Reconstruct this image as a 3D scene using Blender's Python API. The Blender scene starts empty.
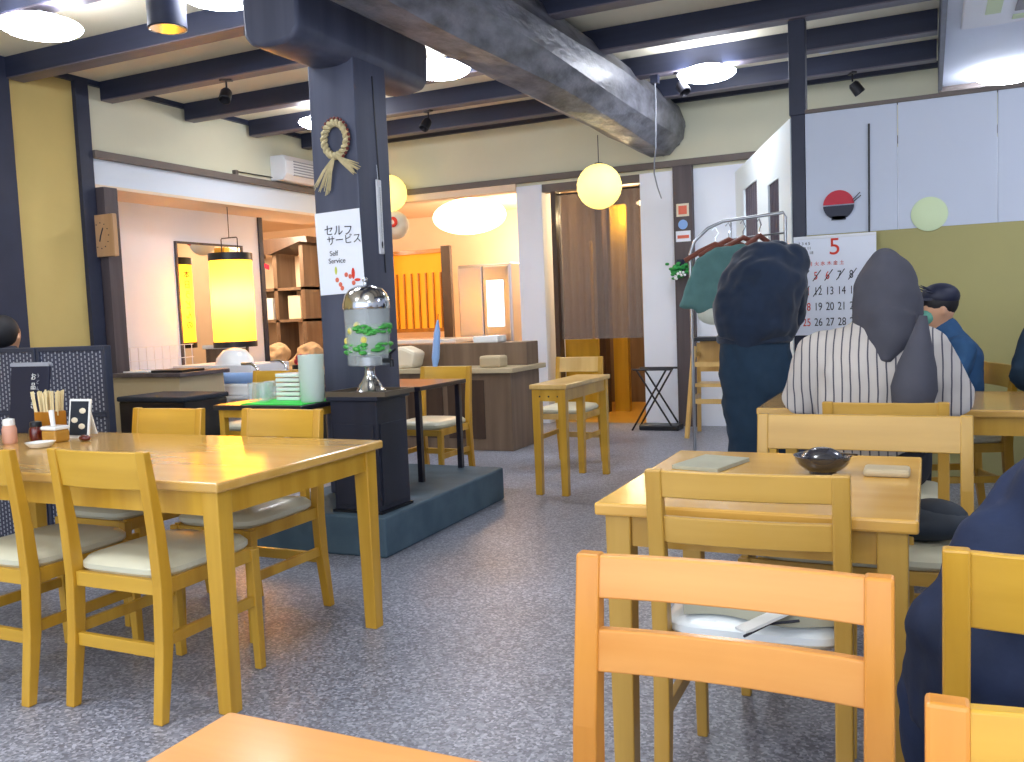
import bpy, bmesh, math, random
from mathutils import Vector, Matrix
random.seed(7)
PI = math.pi
S = bpy.context.scene
COL = S.collection

# ------------------------------------------------------------------ colours and materials
def lin(h):
    h = h.lstrip('#')
    v = [int(h[i:i+2], 16)/255 for i in (0, 2, 4)]
    return tuple((c/12.92 if c <= .04045 else ((c+.055)/1.055)**2.4) for c in v) + (1,)

def new_mat(name):
    m = bpy.data.materials.new(name); m.use_nodes = True
    nt = m.node_tree
    return m, nt, nt.nodes['Principled BSDF']

def mat(name, hexc, rough=.5, metal=0, coat=0, noise=.0, scale=8, bump=0, emit=None, es=0, stretch=None, hex2=None, trans=0, ior=1.45, alpha=1, spec=.5, sheen=0, bscale=None):
    m, nt, b = new_mat(name)
    N, L = nt.nodes, nt.links
    b.inputs['Roughness'].default_value = rough
    b.inputs['Metallic'].default_value = metal
    b.inputs['Coat Weight'].default_value = coat
    b.inputs['Coat Roughness'].default_value = .15
    b.inputs['Transmission Weight'].default_value = trans
    b.inputs['IOR'].default_value = ior
    b.inputs['Alpha'].default_value = alpha
    b.inputs['Specular IOR Level'].default_value = spec
    b.inputs['Sheen Weight'].default_value = sheen
    c = lin(hexc)
    tc = N.new('ShaderNodeTexCoord'); mp = N.new('ShaderNodeMapping')
    L.new(tc.outputs['Object'], mp.inputs['Vector'])
    if stretch: mp.inputs['Scale'].default_value = stretch
    nz = N.new('ShaderNodeTexNoise'); nz.inputs['Scale'].default_value = scale; nz.inputs['Detail'].default_value = 5
    L.new(mp.outputs[0], nz.inputs['Vector'])
    if noise or hex2:
        mx = N.new('ShaderNodeMix'); mx.data_type = 'RGBA'
        c2 = lin(hex2) if hex2 else tuple(x*(1-noise) for x in c[:3]) + (1,)
        rp = N.new('ShaderNodeMapRange'); rp.inputs[1].default_value = .32; rp.inputs[2].default_value = .68
        L.new(nz.outputs['Fac'], rp.inputs[0]); L.new(rp.outputs[0], mx.inputs[0])
        mx.inputs[6].default_value = c; mx.inputs[7].default_value = c2
        L.new(mx.outputs[2], b.inputs['Base Color'])
    else:
        b.inputs['Base Color'].default_value = c
    if bump:
        bp = N.new('ShaderNodeBump'); bp.inputs['Strength'].default_value = bump; bp.inputs['Distance'].default_value = .01
        if bscale:
            n2 = N.new('ShaderNodeTexNoise'); n2.inputs['Scale'].default_value = bscale; n2.inputs['Detail'].default_value = 6
            L.new(mp.outputs[0], n2.inputs['Vector']); L.new(n2.outputs['Fac'], bp.inputs['Height'])
        else: L.new(nz.outputs['Fac'], bp.inputs['Height'])
        L.new(bp.outputs[0], b.inputs['Normal'])
    if emit:
        b.inputs['Emission Color'].default_value = lin(emit); b.inputs['Emission Strength'].default_value = es
    return m

def wood(name, hexc, hex2, rough=.38, coat=.25, axis='Z', sc=14):
    st = {'X': (.07, 1, 1), 'Y': (1, .07, 1), 'Z': (1, 1, .07)}[axis]
    return mat(name, hexc, rough=rough, coat=coat, scale=sc, hex2=hex2, stretch=st, bump=.03)

def terrazzo():
    m, nt, b = new_mat('terrazzo_floor'); N, L = nt.nodes, nt.links
    tc = N.new('ShaderNodeTexCoord')
    v = N.new('ShaderNodeTexVoronoi'); v.inputs['Scale'].default_value = 120
    L.new(tc.outputs['Object'], v.inputs['Vector'])
    r = N.new('ShaderNodeValToRGB'); e = r.color_ramp
    e.elements[0].position = 0; e.elements[0].color = lin('#6a6d7a')
    e.elements[1].position = 1; e.elements[1].color = lin('#b9bdcc')
    for p, h in ((.25, '#7a7e8c'), (.5, '#8b8f9e'), (.75, '#9a9eae')):
        x = e.elements.new(p); x.color = lin(h)
    sp = N.new('ShaderNodeSeparateColor'); L.new(v.outputs['Color'], sp.inputs[0]); L.new(sp.outputs[0], r.inputs[0])
    n = N.new('ShaderNodeTexNoise'); n.inputs['Scale'].default_value = 1.1; n.inputs['Detail'].default_value = 6
    L.new(tc.outputs['Object'], n.inputs['Vector'])
    mr = N.new('ShaderNodeMapRange'); mr.inputs[1].default_value = .3; mr.inputs[2].default_value = .7; mr.inputs[3].default_value = .68; mr.inputs[4].default_value = 1.08
    L.new(n.outputs['Fac'], mr.inputs[0])
    mu = N.new('ShaderNodeMix'); mu.data_type = 'RGBA'; mu.blend_type = 'MULTIPLY'; mu.inputs[0].default_value = 1
    L.new(r.outputs[0], mu.inputs[6]); L.new(mr.outputs[0], mu.inputs[7]); L.new(mu.outputs[2], b.inputs['Base Color'])
    r2 = N.new('ShaderNodeMapRange'); r2.inputs[3].default_value = .22; r2.inputs[4].default_value = .5
    L.new(n.outputs['Fac'], r2.inputs[0]); L.new(r2.outputs[0], b.inputs['Roughness'])
    return m

def striped(name, base, dark, period=.03, wfrac=.18):
    m, nt, b = new_mat(name); N, L = nt.nodes, nt.links
    tc = N.new('ShaderNodeTexCoord'); sx = N.new('ShaderNodeSeparateXYZ'); L.new(tc.outputs['Object'], sx.inputs[0])
    n = N.new('ShaderNodeTexNoise'); n.inputs['Scale'].default_value = 5; L.new(tc.outputs['Object'], n.inputs['Vector'])
    a = N.new('ShaderNodeMath'); a.operation = 'MULTIPLY_ADD'; a.inputs[1].default_value = .02; L.new(n.outputs['Fac'], a.inputs[0]); L.new(sx.outputs[0], a.inputs[2])
    d = N.new('ShaderNodeMath'); d.operation = 'DIVIDE'; d.inputs[1].default_value = period; L.new(a.outputs[0], d.inputs[0])
    f = N.new('ShaderNodeMath'); f.operation = 'FRACT'; L.new(d.outputs[0], f.inputs[0])
    g = N.new('ShaderNodeMath'); g.operation = 'LESS_THAN'; g.inputs[1].default_value = wfrac; L.new(f.outputs[0], g.inputs[0])
    mx = N.new('ShaderNodeMix'); mx.data_type = 'RGBA'; L.new(g.outputs[0], mx.inputs[0])
    mx.inputs[6].default_value = lin(base); mx.inputs[7].default_value = lin(dark)
    L.new(mx.outputs[2], b.inputs['Base Color']); b.inputs['Roughness'].default_value = .85
    return m

def weave(name):
    m, nt, b = new_mat(name); N, L = nt.nodes, nt.links
    tc = N.new('ShaderNodeTexCoord'); sx = N.new('ShaderNodeSeparateXYZ'); L.new(tc.outputs['Object'], sx.inputs[0])
    def fr(sock, p, off=None):
        d = N.new('ShaderNodeMath'); d.operation = 'DIVIDE'; d.inputs[1].default_value = p; L.new(sock, d.inputs[0])
        s = d.outputs[0]
        if off is not None:
            q = N.new('ShaderNodeMath'); q.operation = 'ADD'; L.new(s, q.inputs[0]); L.new(off, q.inputs[1]); s = q.outputs[0]
        f = N.new('ShaderNodeMath'); f.operation = 'FRACT'; L.new(s, f.inputs[0]); return f.outputs[0], d.outputs[0]
    fx, dx = fr(sx.outputs[0], .027)
    fl = N.new('ShaderNodeMath'); fl.operation = 'FLOOR'; L.new(dx, fl.inputs[0])
    hf = N.new('ShaderNodeMath'); hf.operation = 'MULTIPLY'; hf.inputs[1].default_value = .5; L.new(fl.outputs[0], hf.inputs[0])
    fz, _ = fr(sx.outputs[2], .024, hf.outputs[0])
    a = N.new('ShaderNodeMath'); a.operation = 'LESS_THAN'; a.inputs[1].default_value = .36; L.new(fx, a.inputs[0])
    c = N.new('ShaderNodeMath'); c.operation = 'LESS_THAN'; c.inputs[1].default_value = .6; L.new(fz, c.inputs[0])
    g = N.new('ShaderNodeMath'); g.operation = 'MULTIPLY'; L.new(a.outputs[0], g.inputs[0]); L.new(c.outputs[0], g.inputs[1])
    mx = N.new('ShaderNodeMix'); mx.data_type = 'RGBA'; L.new(g.outputs[0], mx.inputs[0])
    mx.inputs[6].default_value = lin('#363b52'); mx.inputs[7].default_value = lin('#a3a7b4')
    L.new(mx.outputs[2], b.inputs['Base Color']); b.inputs['Roughness'].default_value = .5
    return m

def lantern_mat():
    m, nt, b = new_mat('lantern_paper'); N, L = nt.nodes, nt.links
    b.inputs['Base Color'].default_value = lin('#f2cf62'); b.inputs['Roughness'].default_value = .8
    b.inputs['Emission Color'].default_value = lin('#ffb52a'); b.inputs['Emission Strength'].default_value = .55
    t = N.new('ShaderNodeBsdfTranslucent'); t.inputs[0].default_value = lin('#ffd24a')
    mx = N.new('ShaderNodeAddShader')
    L.new(t.outputs[0], mx.inputs[0]); L.new(b.outputs[0], mx.inputs[1]); L.new(mx.outputs[0], N['Material Output'].inputs[0])
    return m

def curtain_mat():
    m, nt, b = new_mat('sheer_curtain'); N, L = nt.nodes, nt.links
    b.inputs['Base Color'].default_value = lin('#8a7d76'); b.inputs['Roughness'].default_value = .8
    t = N.new('ShaderNodeBsdfTransparent'); mx = N.new('ShaderNodeMixShader'); mx.inputs[0].default_value = .55
    L.new(t.outputs[0], mx.inputs[1]); L.new(b.outputs[0], mx.inputs[2]); L.new(mx.outputs[0], N['Material Output'].inputs[0])
    return m

M = dict(
    oak=wood('yellow_oak', '#d0a238', '#ba8a22'), oakx=wood('yellow_oak_along', '#d0a238', '#bd9029', axis='X'),
    top=wood('oak_top', '#d6ab60', '#c89a4a', rough=.22, coat=.5, axis='X', sc=10),
    top2=wood('oak_top_bright', '#dcae58', '#d09c44', rough=.24, coat=.45, axis='X', sc=10),
    amber=wood('amber_oak', '#dc9840', '#cb842e'), amberx=wood('amber_oak_along', '#e09f54', '#d28c3e', axis='X'),
    tan=wood('tan_oak', '#c49b48', '#b18734'), tanx=wood('tan_oak_along', '#c89e4c', '#b88e3c', axis='X'),
    pale=wood('pale_oak', '#d9b673', '#caa25c'),
    vinyl=mat('cream_vinyl', '#cfccb4', rough=.3, coat=.2, noise=.06, scale=4),
    white_vinyl=mat('white_vinyl', '#dfe6ea', rough=.3, coat=.2),
    dark_vinyl=mat('dark_vinyl', '#3b3633', rough=.35),
    floor=terrazzo(),
    ceiling=mat('cream_ceiling_plaster', '#ece4cc', rough=.9, noise=.05, scale=3),
    upper=mat('cream_wall_plaster', '#dedcc4', rough=.9, noise=.05, scale=2),
    white=mat('white_wall_paint', '#eaeffa', rough=.8, noise=.03, scale=2),
    band=mat('white_band', '#dde6f2', rough=.7),
    yellow=mat('ochre_plaster', '#cdb572', rough=.9, noise=.10, scale=1.6),
    olive=mat('olive_plaster', '#b3ab74', rough=.9, noise=.12, scale=1.4),
    peach=mat('warm_lit_plaster', '#f2dcc2', rough=.9, noise=.06, scale=2),
    joist=wood('navy_black_beam', '#343a52', '#272c40', rough=.45, coat=.05, axis='X', sc=9),
    joistlit=wood('lit_beam_underside', '#6b6470', '#57525f', rough=.5, coat=.05, axis='X', sc=9),  # paler beam colour for undersides, lamplight painted in
    pillar=wood('charcoal_pillar', '#50556a', '#41465a', rough=.5, coat=.05, sc=10),
    pedestal=wood('black_stained_box', '#23283a', '#1b1f2e', rough=.4, coat=.1, sc=10),
    post=wood('brown_grey_post', '#5b5154', '#463e42', rough=.55, coat=0, sc=12),
    darkpost=mat('dark_post', '#2d3247', rough=.5, noise=.15, scale=6),
    log=mat('hewn_log', '#858793', rough=.42, hex2='#45454f', scale=9, bump=1, stretch=(1, .4, 1), bscale=22, coat=.1),
    logend=mat('hewn_log_end', '#55565f', rough=.6, noise=.15, scale=6, bump=.3),
    trim=mat('grey_brown_moulding', '#6f6560', rough=.6, noise=.1, scale=8),
    stone=mat('blue_grey_concrete', '#3e5566', rough=.65, noise=.22, scale=7, bump=.15, hex2='#4f6676'),
    glass=mat('clear_glass', '#dfe8ea', rough=.05, alpha=.22, spec=.8),
    water=mat('infused_water', '#b4cdb8', rough=.1, alpha=.45),
    frost=mat('frosted_glass', '#dcebe4', rough=.4, alpha=.62),
    chrome=mat('polished_steel', '#c9ccd2', rough=.14, metal=1),
    steel=mat('brushed_steel', '#a9adb5', rough=.3, metal=1),
    black=mat('black_plastic', '#191b22', rough=.35),
    blackmetal=mat('black_metal', '#2a2a30', rough=.4, metal=.4),
    blackwood=wood('black_lacquer_table', '#252430', '#1c1b25', rough=.3, coat=.3, axis='X'),
    paper=mat('white_paper', '#eef3ff', rough=.8), warmpaper=mat('cream_paper', '#e3d9c2', rough=.8),
    ink=mat('black_ink', '#2a2c38', rough=.8), redink=mat('red_ink', '#d8402f', rough=.8), pinkink=mat('salmon_ink', '#e2745e', rough=.8), yelink=mat('lime_ink', '#c9cf62', rough=.8),
    red=mat('red_board', '#c31a35', rough=.5), navyink=mat('navy_board', '#1b2038', rough=.5),
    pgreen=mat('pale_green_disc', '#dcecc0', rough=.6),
    straw=mat('rice_straw', '#c9bb92', rough=.9, noise=.25, scale=30), bead=mat('red_brown_seed', '#6b2f2a', rough=.6),
    green=mat('leaf_green', '#2f9a4a', rough=.5, noise=.3, scale=20), mint=mat('mint_leaf', '#4caf4c', rough=.5, noise=.3, scale=30), lemon=mat('lemon_slice', '#e3d56a', rough=.5),
    matgreen=mat('bright_green_mat', '#2fd04a', rough=.6),
    chop=mat('chopstick_wood', '#e3d2a4', rough=.7), boxwood=wood('amber_box', '#b9791f', '#a06513'),
    redglass=mat('dark_red_sauce', '#5a1612', rough=.15, coat=.5), ceramic=mat('white_ceramic', '#eef1f2', rough=.2, coat=.4),
    lacquer=mat('black_lacquer', '#2b2b33', rough=.12, coat=.8),
    pink=mat('pink_seasoning', '#d9a48e', rough=.5), amberc=mat('amber_sauce', '#c99642', rough=.2, trans=.2),
    lamp=mat('lamp_diffuser', '#ffffff', rough=.5, emit='#eef3ff', es=34),
    globe=mat('glowing_paper', '#f6e7a8', rough=.8, emit='#ffe27a', es=1.15),
    lanternp=lantern_mat(),
    bulb=mat('bulb', '#ffffff', emit='#ffe6c0', es=70), warmlamp=mat('warm_lamp', '#ffffff', emit='#ffd7a8', es=5),
    litlattice=mat('lit_orange_screen', '#e8a030', emit='#f28a10', es=.5, rough=.8),
    glare=mat('white_glare', '#ffffff', emit='#f2f4ff', es=1.3),  # emission imitating a reflection on steel
    acw=mat('white_appliance', '#e6e8ee', rough=.4), acd=mat('grey_louver', '#9a9eaa', rough=.5),
    navy=mat('navy_cloth', '#182a44', rough=.9, noise=.35, scale=5, sheen=.2, bump=.4), navy2=mat('slate_blue_cloth', '#1f374e', rough=.9, noise=.3, scale=5, bump=.4),
    blue=mat('blue_cloth', '#2d5580', rough=.9, noise=.3, scale=6), coat=mat('deep_navy_coat', '#14264a', rough=.75, noise=.45, scale=7, bump=.6),
    stripe=striped('pinstripe_shirt', '#bcb6b2', '#4b4a56'), grey=mat('charcoal_hood', '#4a4b57', rough=.85, noise=.25, scale=5),
    hair=mat('black_hair', '#16161c', rough=.6), skin=mat('skin', '#c79a7d', rough=.6), trous=mat('dark_trousers', '#23252f', rough=.9),
    teal=mat('teal_denim', '#5c8483', rough=.9, noise=.25, scale=8, bump=.3), plast=mat('plastic_bag', '#cfd3c4', rough=.3), hanger=mat('red_brown_hanger', '#7c4436', rough=.5),
    maskg=mat('green_mask', '#5e9c8e', rough=.8), sand=mat('beige_sack', '#b7a386', rough=.9, noise=.15, scale=6), sage=mat('beige_cloth', '#a8a795', rough=.9, noise=.15, scale=8, bump=.3),
    brown=wood('brown_counter', '#7d6855', '#655343', rough=.5), brown2=wood('dark_brown_wood', '#4a3628', '#3b2a20', rough=.5),
    beige=mat('beige_laminate', '#b9a98a', rough=.5), rose=mat('dark_red_wood', '#6e3f2a', rough=.5),
    mirror=mat('mirror_glass', '#d5d9dc', rough=.02, metal=1), ltblue=mat('light_blue_roll', '#8db4ec', rough=.6),
    clock=wood('tan_clock_wood', '#c29a72', '#b48a62'), pwhite=mat('partition_white', '#cdd5e6', rough=.6, noise=.04, scale=1.5),
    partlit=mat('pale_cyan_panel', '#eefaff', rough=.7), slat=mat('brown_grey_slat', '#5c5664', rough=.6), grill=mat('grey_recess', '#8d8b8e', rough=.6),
    curtain=curtain_mat(), pyellow=wood('golden_board', '#d2a428', '#bd921c', rough=.4), warmfloor=mat('warm_wood_floor', '#b98a30', rough=.35, noise=.15, scale=6),
    weave=weave('woven_resin'), weaveframe=mat('woven_frame', '#31374b', rough=.5), bag=mat('dark_bag', '#222b38', rough=.7, noise=.2, scale=20), tray=mat('bronze_tray', '#6e6356', rough=.35, metal=.5),
    magenta=mat('red_ornament', '#9c2740', rough=.4),
)

# ------------------------------------------------------------------ mesh helpers
FOLD = bpy.data.textures.new('folds', 'CLOUDS'); FOLD.noise_scale = .11; FOLD.noise_depth = 1
class MB:
    def __init__(s): s.bm = bmesh.new()
    def hexa(s, pts):
        v = [s.bm.verts.new(p) for p in pts]
        for f in ((0, 3, 2, 1), (4, 5, 6, 7), (0, 1, 5, 4), (1, 2, 6, 5), (2, 3, 7, 6), (3, 0, 4, 7)):
            s.bm.faces.new([v[i] for i in f])
        return s
    def box(s, x0, x1, y0, y1, z0, z1):
        return s.hexa([(x0, y0, z0), (x1, y0, z0), (x1, y1, z0), (x0, y1, z0), (x0, y0, z1), (x1, y0, z1), (x1, y1, z1), (x0, y1, z1)])
    def rings(s, rings, cap=True, close=True):
        R = [[s.bm.verts.new(p) for p in r] for r in rings]
        n = len(R[0])
        for a, b in zip(R, R[1:]):
            for i in range(n if close else n-1):
                j = (i+1) % n
                s.bm.faces.new((a[i], a[j], b[j], b[i]))
        if cap:
            s.bm.faces.new(R[0][::-1]); s.bm.faces.new(R[-1])
        return s
    def bar(s, pts, w, d, up=(0, 1, 0)):
        # rectangular section swept through vertical-ish points; w along x, d along y (lists allowed)
        rs = []
        for i, p in enumerate(pts):
            ww = w[i] if isinstance(w, (list, tuple)) else w
            dd = d[i] if isinstance(d, (list, tuple)) else d
            rs.append([(p[0]-ww/2, p[1]-dd/2, p[2]), (p[0]+ww/2, p[1]-dd/2, p[2]), (p[0]+ww/2, p[1]+dd/2, p[2]), (p[0]-ww/2, p[1]+dd/2, p[2])])
        return s.rings(rs)
    def beam(s, p, q, w, h):
        p, q = Vector(p), Vector(q); d = (q-p).normalized()
        a = d.cross(Vector((0, 0, 1)))
        a = Vector((1, 0, 0)) if a.length < 1e-3 else a.normalized()
        b = a.cross(d).normalized()
        rs = [[c+a*(-w/2)+b*(-h/2), c+a*(w/2)+b*(-h/2), c+a*(w/2)+b*(h/2), c+a*(-w/2)+b*(h/2)] for c in (p, q)]
        return s.rings(rs)
    def tube(s, pts, r, n=12, lat=None, ratio=1.0, cap=True):
        pts = [Vector(p) for p in pts]; rs = []
        m = len(pts)
        rad = r if isinstance(r, (list, tuple)) else [r]*m
        prev = None
        for i, p in enumerate(pts):
            t = (pts[min(i+1, m-1)]-pts[max(i-1, 0)]).normalized()
            if prev is None:
                a = Vector(lat) if lat else (Vector((1, 0, 0)) if abs(t.x) < .8 else Vector((0, 1, 0)))
            else: a = prev
            a = (a - t*a.dot(t)).normalized(); prev = a
            b = t.cross(a)
            ri = rad[i]
            ra, rb = (ri if isinstance(ri, (tuple, list)) else (ri, ri*ratio))
            rs.append([p + a*math.cos(2*PI*k/n)*ra + b*math.sin(2*PI*k/n)*rb for k in range(n)])
        return s.rings(rs, cap)
    def limb(s, pts, r, n=14, **k):
        # tube with rounded ends
        s.tube(pts, r, n, **k)
        for p, q in ((pts[0], r[0]), (pts[-1], r[-1])):
            s.ball(p, q if not isinstance(q, (tuple, list)) else min(q))
        return s
    def ball(s, c, r, u=16, v=10):
        rr = r if isinstance(r, (tuple, list)) else (r, r, r)
        bmesh.ops.create_uvsphere(s.bm, u_segments=u, v_segments=v, radius=1, matrix=Matrix.Translation(c) @ Matrix.Diagonal((rr[0], rr[1], rr[2], 1)))
        return s
    def lathe(s, prof, c=(0, 0, 0), n=28, cap=True):
        return s.rings([[(c[0]+r*math.cos(2*PI*k/n), c[1]+r*math.sin(2*PI*k/n), c[2]+z) for k in range(n)] for r, z in prof], cap)
    def cyl(s, c, r, h, n=24): return s.lathe([(r, 0), (r, h)], c, n)
    def prism(s, poly, axis, a, b):
        def P(u, v, w): return {'x': (w, u, v), 'y': (u, w, v), 'z': (u, v, w)}[axis]
        return s.rings([[P(u, v, a) for u, v in poly], [P(u, v, b) for u, v in poly]])
    def xf(s, mx):
        bmesh.ops.transform(s.bm, matrix=mx, verts=s.bm.verts); return s
    def build(s, name, m, parent=None, bevel=0, smooth=False, loc=None, rot=None, remesh=0, sm=0, subsurf=0, solid=0, fold=0):
        bmesh.ops.recalc_face_normals(s.bm, faces=s.bm.faces)
        if smooth:
            for f in s.bm.faces: f.smooth = True
            for e in s.bm.edges:
                if len(e.link_faces) == 2 and e.calc_face_angle(0) > .7: e.smooth = False
        me = bpy.data.meshes.new(name); s.bm.to_mesh(me); s.bm.free()
        me.materials.append(m)
        o = bpy.data.objects.new(name, me); COL.objects.link(o)
        if parent: o.parent = parent
        if loc: o.location = loc
        if rot: o.rotation_euler = rot
        if solid:
            q = o.modifiers.new('solid', 'SOLIDIFY'); q.thickness = solid
        if remesh:
            q = o.modifiers.new('remesh', 'REMESH'); q.mode = 'VOXEL'; q.voxel_size = remesh; q.use_smooth_shade = True
            if sm:
                q = o.modifiers.new('smooth', 'SMOOTH'); q.iterations = sm; q.factor = .5
            if fold:
                q = o.modifiers.new('folds', 'DISPLACE'); q.texture = FOLD; q.strength = fold; q.mid_level = .5; q.texture_coords = 'LOCAL'
        if bevel:
            q = o.modifiers.new('bevel', 'BEVEL'); q.width = bevel; q.segments = 2; q.limit_method = 'ANGLE'; q.angle_limit = .6
        if subsurf:
            q = o.modifiers.new('subsurf', 'SUBSURF'); q.levels = q.render_levels = subsurf
        return o

def tag(o, label, cat, group=None, kind=None):
    o['label'] = label; o['category'] = cat
    if group: o['group'] = group
    if kind: o['kind'] = kind
    return o
def thing(name, label, cat, loc=(0, 0, 0), rz=0, group=None):
    o = bpy.data.objects.new(name, None); o.empty_display_size = .1; COL.objects.link(o)
    o.location = loc; o.rotation_euler = (0, 0, rz)
    return tag(o, label, cat, group)
def struct(o): o['kind'] = 'structure'; return o
def kids(o): return [c for c in COL.objects if c.parent == o]
def dup(root, loc, rz=0, label=None):
    ch = {}
    for o in COL.objects:
        if o.parent: ch.setdefault(o.parent.name, []).append(o)
    def rec(o, par):
        c = o.copy(); COL.objects.link(c); c.parent = par
        for k in ch.get(o.name, []): rec(k, c)
        return c
    r = rec(root, None); r.location = loc; r.rotation_euler = (0, 0, rz)
    if label: r['label'] = label
    return r

def text(name, body, size, m, parent, loc, rot, ext=.0006, align='LEFT', sx=1):
    c = bpy.data.curves.new(name, 'FONT'); c.body = body; c.size = size; c.extrude = ext; c.align_x = align
    t = bpy.data.objects.new(name+'_c', c); COL.objects.link(t)
    bpy.context.view_layer.update()
    me = bpy.data.meshes.new_from_object(t.evaluated_get(bpy.context.evaluated_depsgraph_get()))
    bpy.data.objects.remove(t); bpy.data.curves.remove(c)
    me.materials.clear(); me.materials.append(m)
    if sx != 1: me.transform(Matrix.Diagonal((sx, 1, 1, 1)))
    o = bpy.data.objects.new(name, me); COL.objects.link(o); o.parent = parent; o.location = loc; o.rotation_euler = rot
    return o
FR = (PI/2, 0, 0)     # text facing -Y

# ------------------------------------------------------------------ room shell
struct(MB().box(-10, 3.2, -1.5, 8.62, -.1, 0).build('floor', M['floor']))
f2 = struct(MB().box(-10, -2.2, 8.62, 12, -.1, 0).build('floor', M['warmfloor']))
struct(MB().box(-6.55, 3.2, -1.5, 8.62, 3.11, 3.2).build('ceiling', M['ceiling']))
struct(MB().box(-10, -2.2, 8.62, 12, 2.6, 2.7).build('ceiling', M['peach']))
# left wall
struct(MB().box(-6.55, -6.0, 5.12, 7.75, 2.30, 3.11).build('wall_left_upper', M['upper']))
struct(MB().box(-6.02, -5.985, 5.12, 8.5, 2.30, 2.50).build('trim_left_band', M['band']))
struct(MB().box(-6.55, -6.0, 7.75, 8.5, 2.30, 3.11).build('wall_left_upper', M['upper']))
struct(MB().box(-6.6, -5.98, 5.12, 8.5, 2.275, 2.30).build('trim_left_soffit', M['peach']))  # warm light on the underside put into the peach colour
struct(MB().box(-6.02, -5.93, 5.12, 8.5, 2.50, 2.56).build('trim_left_moulding', M['trim'], bevel=.004))
struct(MB().box(-6.02, -5.96, 5.12, 8.5, 3.07, 3.11).build('trim_left_ceiling', M['joist']))
struct(MB().box(-6.6, -6.5, 5.0, 7.62, 0, 2.28).build('wall_left_lower', M['white']))
struct(MB().box(-6.62, -6.48, 7.62, 7.68, 0, 2.28).build('trim_left_jamb', M['darkpost']))
struct(MB().box(-6.15, -6.0, 4.44, 5.0, 0, 3.11).build('wall_left_ochre', M['yellow']))
struct(MB().box(-6.02, -5.96, 4.44, 5.0, 3.07, 3.11).build('trim_left_ochre_top', M['joist']))
struct(MB().box(-6.6, -5.96, 5.0, 5.12, 0, 3.11).build('trim_corner_post', M['darkpost']))
struct(MB().box(-6.15, -5.95, 4.18, 4.44, 0, 3.11).build('trim_left_near_post', M['darkpost']))
struct(MB().box(-6.15, -6.0, -1.5, 4.18, 0, 3.11).build('wall_left_near', M['yellow']))
struct(MB().box(-6.02, -5.88, 5.13, 5.26, 0, 2.27).build('trim_brown_post', M['post'], bevel=.004))
# back wall
struct(MB().box(-6.0, 3.2, 8.5, 8.62, 2.44, 3.11).build('wall_back_upper', M['upper']))
struct(MB().box(-6.0, 3.2, 8.44, 8.5, 2.47, 2.53).build('trim_back_moulding', M['trim'], bevel=.004))
struct(MB().box(-6.0, 3.2, 8.46, 8.5, 3.06, 3.11).build('trim_back_ceiling', M['joist']))
struct(MB().box(-3.84, -3.56, 8.48, 9.0, 0, 2.44).build('wall_pier_left', M['white'], bevel=.004))
struct(MB().box(-2.53, -2.19, 8.48, 8.9, 0, 2.44).build('wall_pier_right', M['white'], bevel=.004))
struct(MB().box(-3.56, -2.53, 8.5, 8.62, 2.36, 2.44).build('trim_doorway_head', M['trim']))
struct(MB().box(-3.47, -3.42, 8.5, 8.62, 0, 2.36).build('trim_doorway_jamb', M['brown2']))
struct(MB().box(-2.19, -2.01, 8.42, 8.62, 0, 2.47).build('trim_back_post', M['post'], bevel=.004))
struct(MB().box(-2.01, 3.2, 8.5, 8.62, 0, 2.44).build('wall_back_white', M['white']))
struct(MB().box(-6.0, -3.84, 8.46, 8.62, 2.40, 2.47).build('trim_kitchen_head', M['peach']))
# rooms beyond
struct(MB().box(-10, -3.8, 11.5, 11.6, 0, 2.6).build('wall_far_room', M['peach']))
struct(MB().box(-10, -9.9, 7.6, 11.6, 0, 2.6).build('wall_far_room_left', M['peach']))
struct(MB().box(-3.84, -3.74, 9.0, 11.5, 0, 2.6).build('wall_far_room_right', M['peach']))
struct(MB().box(-10, -6.6, 7.6, 7.68, 0, 2.6).build('wall_far_room_near', M['peach']))
struct(MB().box(-10, -6.0, 7.6, 8.62, 2.6, 2.7).build('ceiling', M['peach']))
struct(MB().box(-3.84, -2.2, 10.6, 10.7, 0, 2.6).build('wall_corridor_end', M['brown']))
struct(MB().box(-2.45, -2.35, 8.9, 10.6, 0, 2.6).build('wall_corridor_right', M['brown2']))
# right wall of the dining room
struct(MB().box(3.1, 3.2, -1.5, 8.5, 0, 3.11).build('wall_right', M['white']))

# lowered ceiling section
d = struct(MB().box(.1, 3.1, 3.2, 8.06, 2.80, 3.11).build('ceiling_lowered', M['white']))
struct(MB().box(.08, 3.1, 8.02, 8.09, 2.76, 2.80).build('trim_lowered_end', M['trim']))
struct(MB().box(.07, .1, 3.2, 8.09, 2.77, 3.11).build('trim_lowered_side', M['joist']))

# ------------------------------------------------------------------ joists, log, pillar
jl = ['dark ceiling joist nearest the camera, at the top left edge', 'grey brown ceiling joist above the ochre wall', 'dark ceiling joist meeting the top of the corner post', 'dark ceiling joist with a black spotlight, third from the ochre wall', 'dark ceiling joist just past the black spotlight', 'dark ceiling joist farthest back, near the back wall']
for i, (y, w) in enumerate(((3.55, .14), (4.42, .15), (5.23, .12), (6.12, .12), (6.95, .12), (7.75, .12))):
    t = thing('ceiling_joist', jl[i], 'beam', (-1.8, y, 2.96), 0, 'ceiling joists')
    x1 = 1.86 if y < 3.3 else 1.86
    MB().box(-4.16, x1, 0, w, .008, .15).build('joist_body', M['joist'], t, bevel=.003)
    MB().box(-4.16, x1, .004, w-.004, 0, .008).build('joist_underside', M['joistlit'], t)  # light on the underside put into a paler strip

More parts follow.
